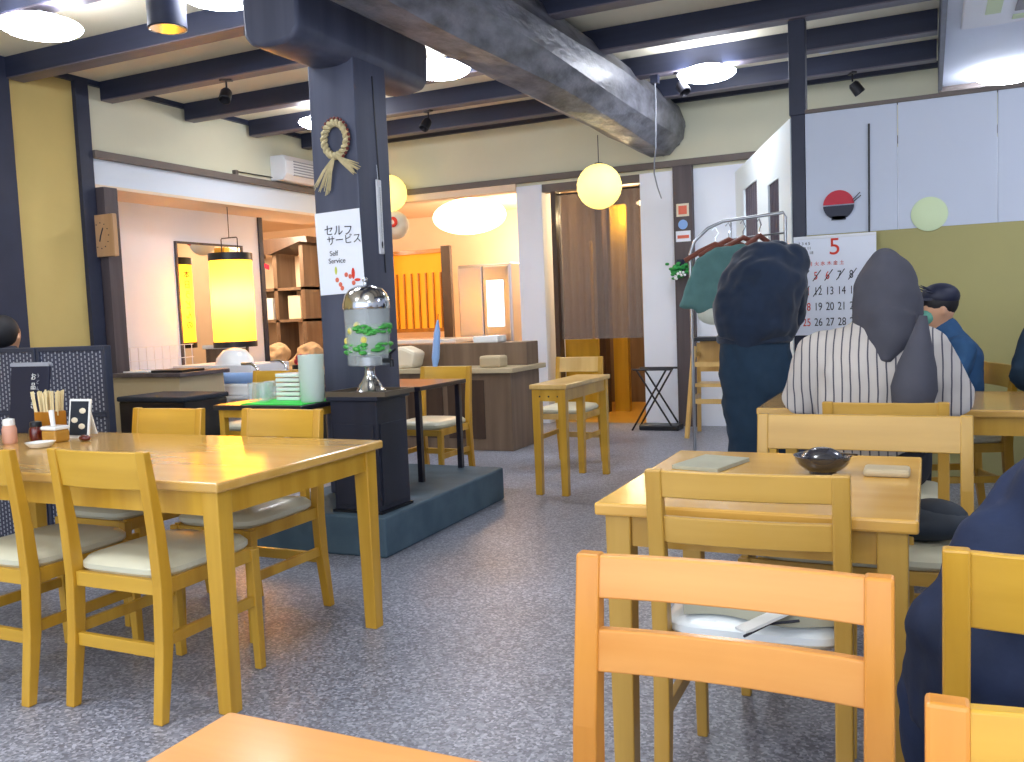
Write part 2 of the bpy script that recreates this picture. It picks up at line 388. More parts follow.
def log():
    t = thing('log_beam', 'massive hewn log beam running along the ceiling to the back wall', 'beam', (-2.33, 5.5, 2.84))
    b = MB(); rs = []
    ys = [-3.9, -3.2, -2.6, -2.0, -1.5, -1.0, -.5, 0, .5, 1.0, 1.5, 2.0, 2.5, 2.96]
    for k, y in enumerate(ys):
        f = (y+3.9)/6.9; r = .262+.012*f
        ring = []
        for a in range(10):
            th = 2*PI*a/10+.15+.08*math.sin(y*1.3+a)
            rr = r*1.03*(1+.02*math.sin(3*th+y*1.7))+.007*random.uniform(-1, 1)
            ring.append((rr*math.cos(th)+.02*math.sin(y*1.1), y, rr*math.sin(th)*.98))
        rs.append(ring)
    b.rings(rs).build('log_body', M['log'], t)
    b = MB(); y = 2.962
    b.tube([(0.0, 2.955, 0), (0, 2.985, 0)], .262, 9).build('log_end', M['logend'], t)
log()

pl = thing('wooden_pillar', 'charcoal square timber pillar with bracket beam in the middle of the room', 'pillar', (-2.86, 4.15, .2))
MB().box(-.145, .145, -.155, .155, 0, 2.36).build('post', M['pillar'], pl, bevel=.008)
MB().beam((.147, .02, 2.25), (.147, .06, 1.2), .004, .008).build('crack', M['black'], pl)
b = MB()
prof = [(-.17, .0), (-.13, -.045), (-.05, -.06), (.05, -.06), (.13, -.045), (.17, 0), (.175, .2), (.12, .28), (-.12, .28), (-.175, .2)]
b.rings([[(u*.97, y, 2.34+v) for u, v in prof] for y in (-.62, .60)]).build('bracket_beam', M['pillar'], pl, bevel=.02, smooth=True)

# plinth and pedestal
tag(MB().prism([(-3.15, 3.52), (-2.36, 3.55), (-2.40, 4.95), (-3.15, 4.95)], 'z', 0, .2).build('concrete_plinth', M['stone'], bevel=.012), 'blue grey concrete plinth under the timber pillar', 'plinth')
pd = thing('pedestal_cabinet', 'black stained wooden box cabinet in front of the timber pillar', 'cabinet', (-2.55, 3.74, .2))
MB().box(-.135, .135, -.135, .135, .012, .555).build('cabinet_body', M['pedestal'], pd, bevel=.004)
MB().box(-.115, .115, -.14, -.135, .04, .44).build('front_panel', M['pedestal'], pd, bevel=.002)
MB().box(.135, .14, -.115, .115, .04, .44).build('side_panel', M['pedestal'], pd, bevel=.002)
MB().box(-.145, .145, -.145, .145, 0, .012).build('cabinet_foot', M['black'], pd)
MB().box(-.15, .15, -.15, .15, .555, .575).build('cabinet_top', M['pedestal'], pd, bevel=.003)
tr = thing('serving_tray', 'bronze rectangular tray under the glass drink dispenser', 'tray', (-2.53, 3.73, .775))
MB().box(-.17, .17, -.13, .13, 0, .008).build('tray_base', M['tray'], tr, bevel=.002)
MB().box(-.175, .175, -.135, -.125, .0, .024).box(-.175, .175, .125, .135, 0, .024).box(-.175, -.165, -.125, .125, 0, .024).box(.165, .175, -.125, .125, 0, .024).build('tray_rim', M['tray'], tr)

dd = thing('drink_dispenser', 'glass drink dispenser of mint and lemon water on a steel stand', 'dispenser', (-2.52, 3.72, .784))
MB().lathe([(.072, 0), (.075, .012), (.06, .028), (.056, .04), (.042, .06), (.026, .09), (.024, .12), (.03, .135)]).build('stand', M['chrome'], dd, smooth=True)
MB().lathe([(.048, .135), (.062, .138), (.062, .178), (.05, .182)], n=36).build('collar', M['steel'], dd, smooth=True)
MB().lathe([(.098, .135), (.105, .14), (.108, .2), (.113, .42), (.111, .42), (.105, .2), (.1, .145), (.094, .14)], n=40).build('jar', M['glass'], dd, smooth=True)
MB().lathe([(.06, .186), (.102, .19), (.107, .34), (.03, .342)], n=36).build('infused_water', M['water'], dd, smooth=True)
b = MB()
for _ in range(80):
    a = random.uniform(0, 2*PI); r = random.uniform(.09, .106); z = random.choice([random.uniform(.2, .245), random.uniform(.29, .335)]); 
    if z > .28 and math.cos(a) < .0: a = PI - a
    b.ball((r*math.cos(a), r*math.sin(a), z), (.021, .021, random.uniform(.007, .014)), 8, 5)
b.build('mint_leaves', M['mint'], dd, smooth=True)
b = MB()
for a, z in ((-1.9, .31), (-2.5, .26), (-1.2, .265), (-1.5, .335)):
    b.ball((.1*math.cos(a), .1*math.sin(a), z), (.02, .012, .02), 12, 6)
b.build('lemon_slices', M['lemon'], dd, smooth=True)
MB().lathe([(.114, .415), (.116, .425), (.115, .445), (.105, .485), (.08, .515), (.04, .532), (.012, .536)], n=40).build('lid', M['chrome'], dd, smooth=True)
b = MB().cyl((0, 0, .534), .008, .016); b.ball((0, 0, .558), .014).build('lid_knob', M['chrome'], dd, smooth=True)
b = MB().tube([(.10, -.02, .16), (.14, -.03, .16), (.155, -.033, .155)], .013, 12)
b.tube([(.15, -.03, .165), (.152, -.03, .13)], .011).build('spigot', M['black'], dd, smooth=True)
MB().tube([(.142, -.03, .17), (.145, -.03, .195), (.18, -.04, .215)], [.008, .008, .006], 8).build('spigot_lever', M['black'], dd, smooth=True)

# paper sign, straw ornament, thermometer on the pillar
ps = thing('paper_sign', 'white handwritten self service paper pinned to the timber pillar', 'sign', (-2.85, 3.992, 1.29))
MB().box(-.145, .145, -.0015, 0, 0, .44).build('sheet', M['paper'], ps, rot=(0, math.radians(-1.5), 0))
text('lettering', 'セルフ', .062, M['ink'], ps, (-.10, -.003, .32), (PI/2, .05, 0))
text('lettering', 'サービス', .056, M['ink'], ps, (-.085, -.003, .265), (PI/2, -.02, 0))
text('lettering', 'Self', .038, M['ink'], ps, (-.07, -.003, .205), (PI/2, 0, 0))
text('lettering', 'Service', .038, M['ink'], ps, (-.08, -.003, .165), (PI/2, 0, 0))
b = MB()
for p in ((-.01, .05), (-.03, .075), (.03, .10), (.075, .055), (0.0, .03), (.055, .09)):
    b.ball((p[0], -.003, p[1]), (.012, .0015, .013), 12, 6)
b.build('drawn_flowers', M['pinkink'], ps)
MB().ball((.075, -.003, .105), (.011, .0015, .03), 12, 6).ball((.1, -.003, .07), (.02, .0015, .008)).build('drawn_red_petals', M['redink'], ps)
MB().ball((-.035, -.003, .125), (.008, .0015, .022), 12, 6).build('drawn_leaf', M['yelink'], ps)

so = thing('straw_ornament', 'round rice straw wreath with tassels hung on the timber pillar', 'ornament', (-2.835, 3.975, 2.1))
b = MB()
for ph in (0, PI):
    pts = []
    for k in range(61):
        a = 2*PI*k/60; w = a*9+ph
        R_ = .075+.011*math.cos(w)
        pts.append((R_*math.cos(a)*.95, .011*math.sin(w), R_*math.sin(a)*1.15))
    b.tube(pts, .011, 8)
b.build('braided_ring', M['straw'], so, smooth=True)
b = MB()
for k in range(16):
    a = -1.0+k*.23
    b.ball((.095*math.cos(a)*.95, -.004, .095*math.sin(a)*1.15), (.009, .008, .009), 8, 6)
b.build('seed_beads', M['bead'], so, smooth=True)
for ang, ln, cnt in ((-2.1, .22, 26), (-.55, .17, 22)):
    b = MB()
    for _ in range(cnt):
        a = ang+random.uniform(-.28, .28); l = ln*random.uniform(.75, 1)
        e = (l*math.cos(a), random.uniform(-.01, .005), -.09+l*math.sin(a))
        b.tube([(0, -.01, -.085), (e[0]*.5, -.015, -.09+(e[2]+.09)*.45), e], [.004, .0035, .002], 5)
    b.build('straw_tassel', M['straw'], so, smooth=True)
b = MB().ball((0, -.01, -.085), (.016, .014, .014)).build('knot', M['straw'], so, smooth=True)

th = thing('thermometer', 'narrow white thermometer hanging on the right face of the pillar', 'thermometer', (-2.713, 4.17, 1.5))
MB().box(0, .012, -.022, .022, 0, .40).build('board', M['acw'], th, bevel=.004)
MB().box(.012, .016, -.004, .004, .06, .36).build('glass_tube', M['glass'], th)
MB().ball((.014, 0, .05), (.004, .006, .02)).build('tip', M['black'], th)
MB().tube([(.005, 0, .40), (.003, -.003, .48)], .0015, 6).build('string', M['paper'], th)

# ------------------------------------------------------------------ lamps
def ceiling_lamp(loc, label, r=.22, first=None):
    t = thing('ceiling_lamp', label, 'ceiling light', loc, 0, 'round ceiling lights')
    MB().lathe([(r*.6, .04), (r*.62, .055), (r*.3, .06)]).build('lamp_rim', M['acw'], t, smooth=True)
    MB().lathe([(.01, -.045), (r*.5, -.038), (r*.82, -.02), (r*.97, .0), (r, .012), (r*.95, .025), (r*.62, .045)], n=36).build('diffuser', M['lamp'], t, smooth=True)
    MB().cyl((0, 0, .055), .016, .2).build('stem', M['acw'], t, smooth=True)
    return t
L0 = ceiling_lamp((-4.55, 3.62, 2.86), 'round glowing ceiling light at the far upper left corner of the photo')
dup(L0, (-3.49, 3.90, 2.93), 0, 'round glowing ceiling light at the top edge, beside the black can light')
dup(L0, (-3.14, 5.70, 2.88), 0, 'round glowing ceiling light beside the log beam, right of the pillar')
dup(L0, (-1.53, 6.98, 2.9), 0, 'round glowing ceiling light between joists, right of the log beam')
l5 = dup(L0, (.54, 7.70, 2.75), 0, 'round glowing ceiling light under the lowered ceiling at right edge')
dup(L0, (-4.83, 6.62, 2.88), 0, 'small looking far ceiling light just left of the timber pillar')
for p in ((-1.2, 2.0, 2.9), (-3.4, .8, 2.9), (1.0, .6, 2.9), (1.3, 4.6, 2.75)): dup(L0, p, 0, 'round glowing ceiling light overhead, outside the picture')

cn = thing('can_light', 'black cylinder can light with chrome reflector at top left', 'ceiling light', (-3.66, 3.68, 2.73))
MB().lathe([(.10, 0), (.10, .38), (.09, .38)], n=32).build('can_housing', M['joist'], cn, smooth=True)
MB().lathe([(.10, -.004), (.092, -.006), (.075, .02), (.03, .06)], n=32).build('reflector', M['chrome'], cn, smooth=True)

def spot(loc, label, rz=0):
    t = thing('spotlight', label, 'spotlight', loc, rz, 'track spotlights')
    MB().box(-.045, .045, -.02, .02, -.012, 0).build('mount_plate', M['blackmetal'], t)
    MB().tube([(0, 0, -.01), (0, 0, -.07)], .007, 8).build('stem', M['blackmetal'], t)
    MB().lathe([(.03, .0), (.042, .02), (.045, .1), (.04, .105), (.025, .06)], n=20).xf(Matrix.Translation((0, 0, -.08)) @ Matrix.Rotation(2.5, 4, 'X')).build('lamp_head', M['blackmetal'], t, smooth=True)
    return t
spot((-4.72, 5.29, 2.96), 'black spotlight clamped to a joist above the left wall', .4)
spot((-4.0, 7.02, 2.96), 'black spotlight hanging right behind the timber pillar', -.4)
spot((-1.75, 7.03, 2.96), 'black spotlight hidden above the far round ceiling light', 1.0)
spot((-.55, 7.82, 2.96), 'small dark spotlight on the rear joist near the partition post', 2)
tag(MB().lathe([(.07, 0), (.075, -.02), (.05, -.04), (.01, -.045)]).build('smoke_detector', M['acw'], loc=(-.72, 7.5, 3.11), smooth=True), 'small white smoke detector on the ceiling above the partition', 'smoke detector')

def globe(loc, label, top, r=.195, n='paper_globe_lantern'):
    t = thing(n, label, 'lantern', loc)
    b = MB()
    prof = [(max(.03, r*math.sin(PI*k/24)), -r*math.cos(PI*k/24)) for k in range(1, 24)]
    prof = [(p[0]*(1+.01*(-1)**k), p[1]) for k, p in enumerate(prof)]
    b.lathe(prof, n=32).build('paper_shade', M['globe'], t, smooth=True)
    MB().lathe([(.035, r-.012), (.035, r+.006), (.025, r+.006)]).build('cap', M['blackmetal'], t, smooth=True)
    MB().tube([(0, 0, r), (0, 0, top-loc[2])], .004, 6).build('cord', M['blackmetal'], t)
globe((-2.6, 7.5, 2.22), 'glowing round paper lantern hanging from the log beam', 2.66)
globe((-5.2, 8.2, 2.47), 'glowing paper lantern half hidden behind the right edge of the pillar', 3.1)
rl = thing('red_lantern', 'small white and red round lantern below the half hidden paper lantern', 'lantern', (-5.14, 8.2, 2.13))
MB().ball((0, 0, 0), (.15, .15, .15), 24, 16).build('lantern_body', M['warmpaper'], rl, smooth=True)
MB().lathe([(.04, -.06), (.055, -.03), (.055, .03), (.04, .06), (.025, .03), (.025, -.03)]).xf(Matrix.Translation((.06, -.135, .02)) @ Matrix.Rotation(PI/2, 4, 'X') @ Matrix.Diagonal((1, 1, .2, 1))).build('red_mark', M['redink'], rl, smooth=True)
MB().tube([(0, 0, .14), (0, 0, .18)], .004, 6).build('cord', M['blackmetal'], rl)

an = thing('cylinder_lantern', 'tall glowing yellow cylinder lantern with black rims hanging at the left wall', 'lantern', (-6.10, 6.74, .93))
MB().lathe([(.20, .05), (.20, .84)], n=40, cap=False).build('paper_shade', M['lanternp'], an, smooth=True)
MB().lathe([(.19, 0), (.206, 0), (.206, .055), (.19, .055)], n=40).build('lower_rim', M['black'], an, smooth=True)
MB().lathe([(.19, .83), (.206, .83), (.206, .90), (.19, .90)], n=40).build('upper_rim', M['black'], an, smooth=True)
MB().ball((0, 0, .48), (.07, .07, .09)).build('bulb', M['bulb'], an, smooth=True)
b = MB().tube([(-.1, 0, .9), (-.1, 0, 1.04), (-.09, 0, 1.05), (.09, 0, 1.05), (.1, 0, 1.04), (.1, 0, .9)], .005, 6)
b.tube([(0, 0, 1.05), (0, 0, 1.585)], .004, 6)
b.tube([(0, 0, 1.585), (.1, .25, 1.6)], .004, 6).build('hanging_wire', M['blackmetal'], an)
ho = thing('lantern_bracket', 'thin dark rod bracket on the left moulding that holds the hanging lantern', 'bracket', (-5.98, 6.75, 2.56))
MB().box(-.02, .02, -.02, .02, 0, .05).build('bracket_block', M['trim'], ho)
MB().tube([(0, 0, .04), (0.0, .9, .05)], .005, 6).build('rod', M['blackmetal'], ho)
for z, ch in ((.70, '本'), (.60, '日'), (.50, 'う'), (.40, 'ど'), (.30, 'ん'), (.20, 'の')):
    text('lettering', ch, .085, M['ink'], an, (-.2035, .045, z), (PI/2, 0, -PI/2), ext=.001)

# mirror on left wall
mi = thing('wall_mirror', 'dark framed mirror on the left wall reflecting the cylinder lantern', 'mirror', (-6.5, 6.87, .75))
MB().box(0, .012, -.42, .46, 0, 1.19).build('mirror_glass', M['mirror'], mi)
b = MB()
b.box(0, .025, -.44, -.42, -.02, 1.21).box(0, .025, .46, .48, -.02, 1.21).box(0, .025, -.42, .46, 1.19, 1.21).box(0, .025, -.42, .46, -.02, 0)
b.build('mirror_frame', M['post'], mi)

# wall clock
ck = thing('wall_clock', 'square tan wooden clock on the brown post at left', 'clock', (-5.91, 5.09, 1.72))
MB().box(-.15, .15, 0, .04, 0, .33).build('clock_body', M['clock'], ck, bevel=.006)
b = MB()
for k in range(12):
    a = k*PI/6; b.ball((.085*math.sin(a)+.01, -.002, .165+.1*math.cos(a)), .005, 8, 5)
b.build('hour_marks', M['ink'], ck)
MB().beam((.01, -.004, .165), (.04, -.004, .225), .005, .007).build('hand', M['ink'], ck)
MB().beam((.01, -.004, .165), (-.005, -.004, .12), .005, .008).build('hand', M['ink'], ck)

# AC on left upper wall
ac = thing('wall_air_conditioner', 'white wall mounted air conditioner with louvres high on the left wall', 'air conditioner', (-6.0, 7.28, 2.57))
MB().prism([(0, 0), (.15, .0), (.20, .06), (.20, .19), (.16, .25), (0, .25)], 'y', 0, .82).build('casing', M['acw'], ac, bevel=.01)
for k in range(6): MB().box(.192, .206, .12, .80, .05+k*.027, .06+k*.027).build('louvre', M['acd'], ac)

# ceiling cassette
cc = thing('ceiling_air_conditioner', 'white ceiling cassette air conditioner with grey intake at upper right corner', 'air conditioner', (.9, 5.5, 2.8))
MB().box(-.72, .6, -.75, .8, -.03, 0).build('panel', M['acw'], cc, bevel=.01)
MB().box(-.45, .38, -.5, .52, -.04, -.03).build('intake_grille', M['grill'], cc, bevel=.004)
for (a, b_, c, d_) in ((-.6, -.52, -.5, .52), (.44, .52, -.5, .52), (-.45, .38, .62, .70), (-.45, .38, -.68, -.6)):
    MB().box(a, b_, c, d_, -.036, -.03).build('vent_flap', M['pgreen'], cc)

# cable from joist down to the back
cb = thing('hanging_cable', 'thin white cable dropping from the joist past the end of the log', 'cable', (-1.94, 7.00, 2.96))
MB().box(-.03, .03, -.03, .03, -.06, .0).build('cable_clip', M['joist'], cb)
pts = [(0, 0, -.05), (.002, 0, -.2), (-.004, 0, -.4), (-.01, .01, -.55), (-.05, .1, -.64), (-.11, .3, -.71), (-.17, .6, -.78), (-.22, .9, -.84)]
MB().tube(pts, .006, 6).build('cable', M['acd'], cb, smooth=True)

# ------------------------------------------------------------------ partition at right with logo, calendar
pp = thing('partition_post', 'dark square post at the corner of the white partition', 'post', (-.77, 6.22, 0))
MB().box(-.052, .052, -.05, .05, 2.36, 2.965).build('upper_post', M['darkpost'], pp, bevel=.003)
MB().box(-.042, .042, -.045, .045, 0, 2.36).build('lower_post', M['darkpost'], pp, bevel=.003)
pt = thing('white_partition', 'white boarded partition wall above olive plaster at right', 'partition', (-.725, 6.18, 0))
for k in range(4):
    MB().box(k*.55+.003 if k else 0, (k+1)*.55-.003, 0, .06, 1.58, 2.36).build('white_board', M['pwhite'], pt, bevel=.002)
MB().box(0, 2.2, .004, .06, 0, 1.58).build('plaster_panel', M['olive'], pt)
MB().box(0, 2.2, -.012, .072, 2.36, 2.385).build('top_rail', M['trim'], pt, bevel=.003)
MB().tube([(.385, -.012, 2.25), (.38, -.014, 1.2)], .006, 6).build('hanging_cord', M['black'], pt)
# angled side partition to the back wall
sp = thing('side_partition', 'bright white side partition with slatted openings running to the back wall', 'partition', (-.80, 6.26, 0), math.atan2(2.22, -.79))
Lp = 2.34
MB().box(0, .4, -.03, .03, 1.45, 2.36).box(.4, .8, -.03, .03, 2.03, 2.36).box(.8, 1.25, -.03, .03, 1.45, 2.36).box(1.25, 1.9, -.03, .03, 2.14, 2.36).box(1.9, Lp, -.03, .03, 1.45, 2.36).box(0, Lp, -.03, .03, 0, 1.45).build('panel', M['partlit'], sp)
for k in range(7): MB().box(.42+k*.055, .445+k*.055, -.02, .02, 1.45, 2.03).build('slat', M['slat'], sp)
for k in range(6): MB().box(1.27+k*.1, 1.35+k*.1, -.02, .02, 1.45, 2.14).build('slat', M['slat'], sp)

lg = thing('bowl_emblem', 'round red and navy soup bowl emblem with chopsticks on the partition', 'emblem', (-.525, 6.17, 1.76))
def arc(a0, a1, r, n=20): return [(r*math.cos(a0+(a1-a0)*k/n), r*math.sin(a0+(a1-a0)*k/n)) for k in range(n+1)]
MB().prism(arc(.04, PI-.04, .094), 'y', -.006, 0).build('red_half', M['red'], lg)
MB().prism(arc(PI+.04, 2*PI-.04, .094), 'y', -.006, 0).prism([(-.045, -.095), (.045, -.095), (.04, -.07), (-.04, -.07)], 'y', -.006, 0).build('bowl_half', M['navyink'], lg)
MB().beam((.08, -.004, .02), (.13, -.004, .07), .004, .005).beam((.085, -.004, .01), (.135, -.004, .05), .004, .005).build('chopsticks', M['navyink'], lg)
di = tag(MB().lathe([(.10, 0), (.105, .004), (.10, .008)], n=40).xf(Matrix.Rotation(PI/2, 4, 'X')).build('reflection_disc', M['pgreen'], loc=(.003, 6.178, 1.66), smooth=True), 'pale green disc imitating a lantern reflection on the white partition', 'disc')  # a lantern's reflection in the panel, put in as a pale disc

ca = thing('wall_calendar', 'large white May calendar with crossed out days on the partition', 'calendar', (-.80, 6.12, .93))
MB().box(0, .50, -.002, 0, 0, .63).build('sheet', M['paper'], ca)
MB().box(0, .50, -.006, .004, .62, .64).build('binding', M['acw'], ca)
text('month_number', '5', .15, M['redink'], ca, (.215, -.004, .515), FR)
for k in range(3): text('small_calendar', ['2 3 4 5', '9 10 11', '16 17 18'][k], .026, M['ink'], ca, (.03, -.004, .585-k*.03), FR)
rows = [(.36, ['4', '5', '6', '7', '8', '9'], 'rrrkkk'), (.26, ['11', '12', '13', '14', '15', '16'], 'rkkkkk'), (.16, ['18', '19', '20', '21', '22', '23'], 'rkkkkk'), (.06, ['25', '26', '27', '28', '29', '30'], 'rkkkkk')]
b = MB()
for z, ns, cs in rows:
    for k, (n_, c_) in enumerate(zip(ns, cs)):
        text('date_number', n_, .072, M['redink'] if c_ == 'r' else M['ink'], ca, (.05+k*.072, -.004, z), FR, sx=.72)
        if z > .3 and k < 5 or (z > .2 and k < 2): b.beam((.045+k*.072, -.005, z-.01), (.095+k*.072, -.005, z+.06), .003, .005)
b.build('pen_strokes', M['ink'], ca)
text('weekday_row', '日 月 火 水 木 金 土', .03, M['redink'], ca, (.05, -.004, .45), FR)

# stickers on back post
st = thing('red_sticker', 'square white and red sticker highest on the rear post', 'sticker', (-2.1, 8.42, 1.995))
MB().box(-.06, .06, -.003, 0, 0, .12).build('sticker_base', M['warmpaper'], st)
MB().box(-.04, .04, -.005, -.003, .02, .1).build('red_print', M['pinkink'], st)
s2 = tag(MB().lathe([(.045, 0), (.045, .004)], n=24).xf(Matrix.Rotation(PI/2, 4, 'X')).build('round_sticker', M['ltblue'], loc=(-2.1, 8.42, 1.92)), 'round light blue sticker between the two square ones on the rear post', 'sticker')
s3 = thing('pink_label', 'white and pink label sticker lowest on the rear post', 'sticker', (-2.1, 8.42, 1.76))
MB().box(-.07, .07, -.003, 0, 0, .1).build('sticker_base', M['paper'], s3)
MB().box(-.055, .055, -.005, -.003, .03, .06).build('pink_print', M['pinkink'], s3)
pw = thing('green_wall_plant', 'bright green leafy decoration with white flowers hung on rear post', 'plant', (-2.12, 8.38, 1.5))
MB().lathe([(.03, -.05), (.045, 0), (.04, .06)]).xf(Matrix.Translation((0, -.01, .03))).build('holder', M['navyink'], pw, smooth=True)
b = MB()
for _ in range(60): b.ball((random.gauss(-.01, .055), random.uniform(-.08, 0), random.gauss(0, .04)), (.022, .015, .014), 7, 5)
b.build('leaves', M['green'], pw, smooth=True)
b = MB()
for _ in range(12): b.ball((random.gauss(0, .03), -.08, random.gauss(-.05, .02)), .013, 7, 5)
b.build('white_flowers', M['ceramic'], pw, smooth=True)

# ------------------------------------------------------------------ tables
def table(name, label, x0, x1, y0, y1, top=.70, m=('top', 'oak'), leg=.062, legs=None, inset=.02, cat='table', group=None, thick=.03, apron=.075):
    cx, cy = (x0+x1)/2, (y0+y1)/2; w, d_ = (x1-x0)/2, (y1-y0)/2
    t = thing(name, label, cat, (cx, cy, 0), 0, group)
    MB().box(-w, w, -d_, d_, top-thick, top).build('tabletop', M[m[0]], t, bevel=.006)
    for sx, sy in legs or ((-1, -1), (1, -1), (1, 1), (-1, 1)):
        x, y = sx*(w-inset-leg/2), sy*(d_-inset-leg/2)
        MB().bar([(x+sx*.003, y+sy*.003, 0), (x, y, top-thick)], [leg*.8, leg], [leg*.8, leg]).build('leg', M[m[1]], t, bevel=.004)
    a = inset+leg*.35; xo = w-inset-leg; yo = d_-inset-leg
    for sy in (-1, 1): MB().box(-xo, xo, sy*(d_-a)-.011, sy*(d_-a)+.011, top-thick-apron, top-thick).build('apron', M[m[1]], t)
    for sx in (-1, 1): MB().box(sx*(w-a)-.011, sx*(w-a)+.011, -yo, yo, top-thick-apron, top-thick).build('apron', M[m[1]], t)
    return t
table('dining_table', 'long golden wooden dining table at left carrying the condiments', -3.75, -1.84, 1.92, 2.78)
table('dining_table', 'golden wooden dining table at right under the black bowl', -.715, -.02, 1.95, 2.75, m=('top2', 'tan'))
table('dining_table', 'yellow dining table in front of the striped shirt person', -.68, .75, 3.93, 4.7, m=('top', 'oak'))
table('dining_table', 'foreground table with only its orange top corner showing at bottom', -.745, .15, .02, .775, m=('amberx', 'amber'))
st_ = table('small_table', 'small narrow wooden table standing alone before the doorway', -2.27, -2.02, 5.09, 5.93, m=('pale', 'oak'), inset=.012, leg=.055)
for x in (-.06, .0, .06): 
    MB().ball((x, -.405, .625), .006, 8, 6).build('bolt', M['black'], st_)

# ------------------------------------------------------------------ chairs
def chair(name, label, loc, rz, two=False, w=.40, mats=('oak', 'oakx'), cush='vinyl', cushion=True, group='wooden dining chairs', h=.80, rear_stretch=True):
    t = thing(name, label, 'chair', loc, rz, group)
    a, ax = M[mats[0]], M[mats[1]]; hw = w/2
    sw = .036
    for s_ in (-1, 1):
        x = s_*(hw-sw/2)
        MB().bar([(x, -.235, 0), (x, -.205, .22), (x, -.195, .40), (x, -.205, .56), (x, -.235, h)], sw, [.03, .042, .046, .04, .026]).build('leg', a, t, bevel=.004)
        MB().bar([(x*.97, .20, 0), (x*.97, .19, .41)], [.028, .036], [.028, .036]).build('leg', a, t, bevel=.004)
        MB().beam((x, -.19, .235), (x*.97, .19, .235), .018, .034).build('stretcher', a, t, bevel=.002)
        MB().beam((x, -.19, .393), (x*.97, .19, .393), .02, .045).build('seat_rail', a, t, bevel=.002)
    if rear_stretch: MB().box(-hw+sw, hw-sw, -.215, -.197, .185, .225).build('stretcher', ax, t, bevel=.002)
    MB().box(-hw+sw, hw-sw, -.207, -.185, .37, .415).build('seat_rail', ax, t, bevel=.002)
    MB().box(-hw+sw, hw-sw, .18, .20, .37, .41).build('seat_rail', ax, t, bevel=.002)
    def rail(z0, z1, y0, y1, curve=.014):
        n = 10; rs = []
        for k in range(n+1):
            u = k/n; x = -hw+sw*.8+(w-1.6*sw)*u; c = -curve*(1-(2*u-1)**2)
            rs.append([(x, y0+c-.010, z0), (x, y0+c+.010, z0), (x, y1+c+.009, z1), (x, y1+c-.009, z1)])
        MB().rings(rs).build('backrest', ax, t, bevel=.003, smooth=True)
    if two:
        rail(h-.062, h-.002, -.226, -.234); rail(h-.165, h-.105, -.212, -.219)
    else:
        rail(h-.115, h-.003, -.216, -.233)
    if cushion:
        c = MB(); n = 24
        def ring(k, z):
            out = []
            for i in range(n):
                th_ = 2*PI*i/n; e = .35
                cx = abs(math.cos(th_))**e*math.copysign(1, math.cos(th_)); cy = abs(math.sin(th_))**e*math.copysign(1, math.sin(th_))
                out.append((cx*(hw-.012)*k, .005+cy*.205*k, z))
            return out
        c.rings([ring(.94, .412), ring(1.0, .425), ring(1.0, .44), ring(.93, .455), ring(.7, .464), ring(.3, .467)]).build('seat_cushion', M[cush], t, smooth=True)
    return t
A = chair('dining_chair', 'yellow chair on the near side of the left table, its whole back in view', (-2.21, 2.07, 0), 0)
dup(A, (-2.71, 2.02, 0), 0, 'yellow wooden chair cut off by the left edge of the photo at the left table')
dup(A, (-2.99, 2.63, 0), PI, 'yellow chair on the far side of the left table, nearer the woven screen')
dup(A, (-2.39, 2.65, 0), PI, 'yellow chair on the far side of the left table, in front of the black pedestal')
chair('dining_chair', 'orange wooden chair with two back rails in the right foreground', (-.253, .965, 0), PI, True, mats=('amber', 'amberx'), w=.425, cush='white_vinyl')
chair('dining_chair', 'tan wooden chair with two back rails, a beige jacket on its seat', (-.362, 2.115, 0), math.radians(2), True, mats=('tan', 'tanx'), w=.42, cush='white_vinyl', rear_stretch=False)
chair('dining_chair', 'wide tan chair on the far side of the right table', (-.2, 2.80, 0), PI, False, mats=('tan', 'tanx'), w=.64, cush='vinyl', group='wide wooden chairs', h=.785)
tag(MB().ball((0, 0, .045), (.16, .1, .05), 24, 12).ball((.05, .02, .06), (.09, .08, .05)).build('black_pouch', M['bag'], loc=(-.04, 2.76, .465), smooth=True), 'soft black bag lying on the wide tan chair seat', 'bag')
chair('dining_chair', 'wooden chair at right edge with a navy coated person on it', (.215, 1.60, 0), 0, False, mats=('oak', 'oakx'), w=.40)
chair('dining_chair', 'wooden chair in the bottom right corner beside a dark bag', (.195, .605, 0), PI, False, mats=('amber', 'oakx'), w=.40)
chair('dining_chair', 'wooden chair whose back shows behind the striped shirt', (-.14, 3.51, 0), 0, False, mats=('tan', 'tanx'), w=.40)
chair('dining_chair', 'pale wooden chair at the small table before the doorway', (-2.42, 6.16, 0), PI, False, mats=('oak', 'pale'), w=.38, cush='vinyl')
chair('dining_chair', 'golden chair half hidden behind the pillar and pedestal', (-3.06, 5.22, 0), PI, False)
chair('dining_chair', 'golden chair beyond the black table, right of the cylinder lantern', (-4.36, 4.98, 0), PI, False)

# high chair near clothes
hc = thing('high_chair', 'pale wooden high chair near the rear post beneath hanging clothes', 'chair', (-1.72, 7.9, 0))
for s_ in (-1, 1):
    MB().beam((s_*.2, -.25, 0), (s_*.15, -.12, .8), .035, .03).build('leg', M['pale'], hc, bevel=.003)
    MB().beam((s_*.2, .22, 0), (s_*.16, .1, .82), .035, .03).build('leg', M['pale'], hc, bevel=.003)
    MB().beam((s_*.175, -.19, .34), (s_*.175, .16, .34), .02, .04).build('side_rail', M['pale'], hc)
    MB().beam((s_*.16, -.14, .72), (s_*.155, .12, .72), .02, .04).build('side_rail', M['pale'], hc)
MB().box(-.16, .16, -.16, -.13, .62, .66).build('front_rail', M['pale'], hc)
MB().box(-.18, .18, -.2, -.17, .3, .34).build('footrest', M['pale'], hc)
MB().box(-.15, .15, -.13, .12, .44, .47).build('seat', M['pale'], hc)
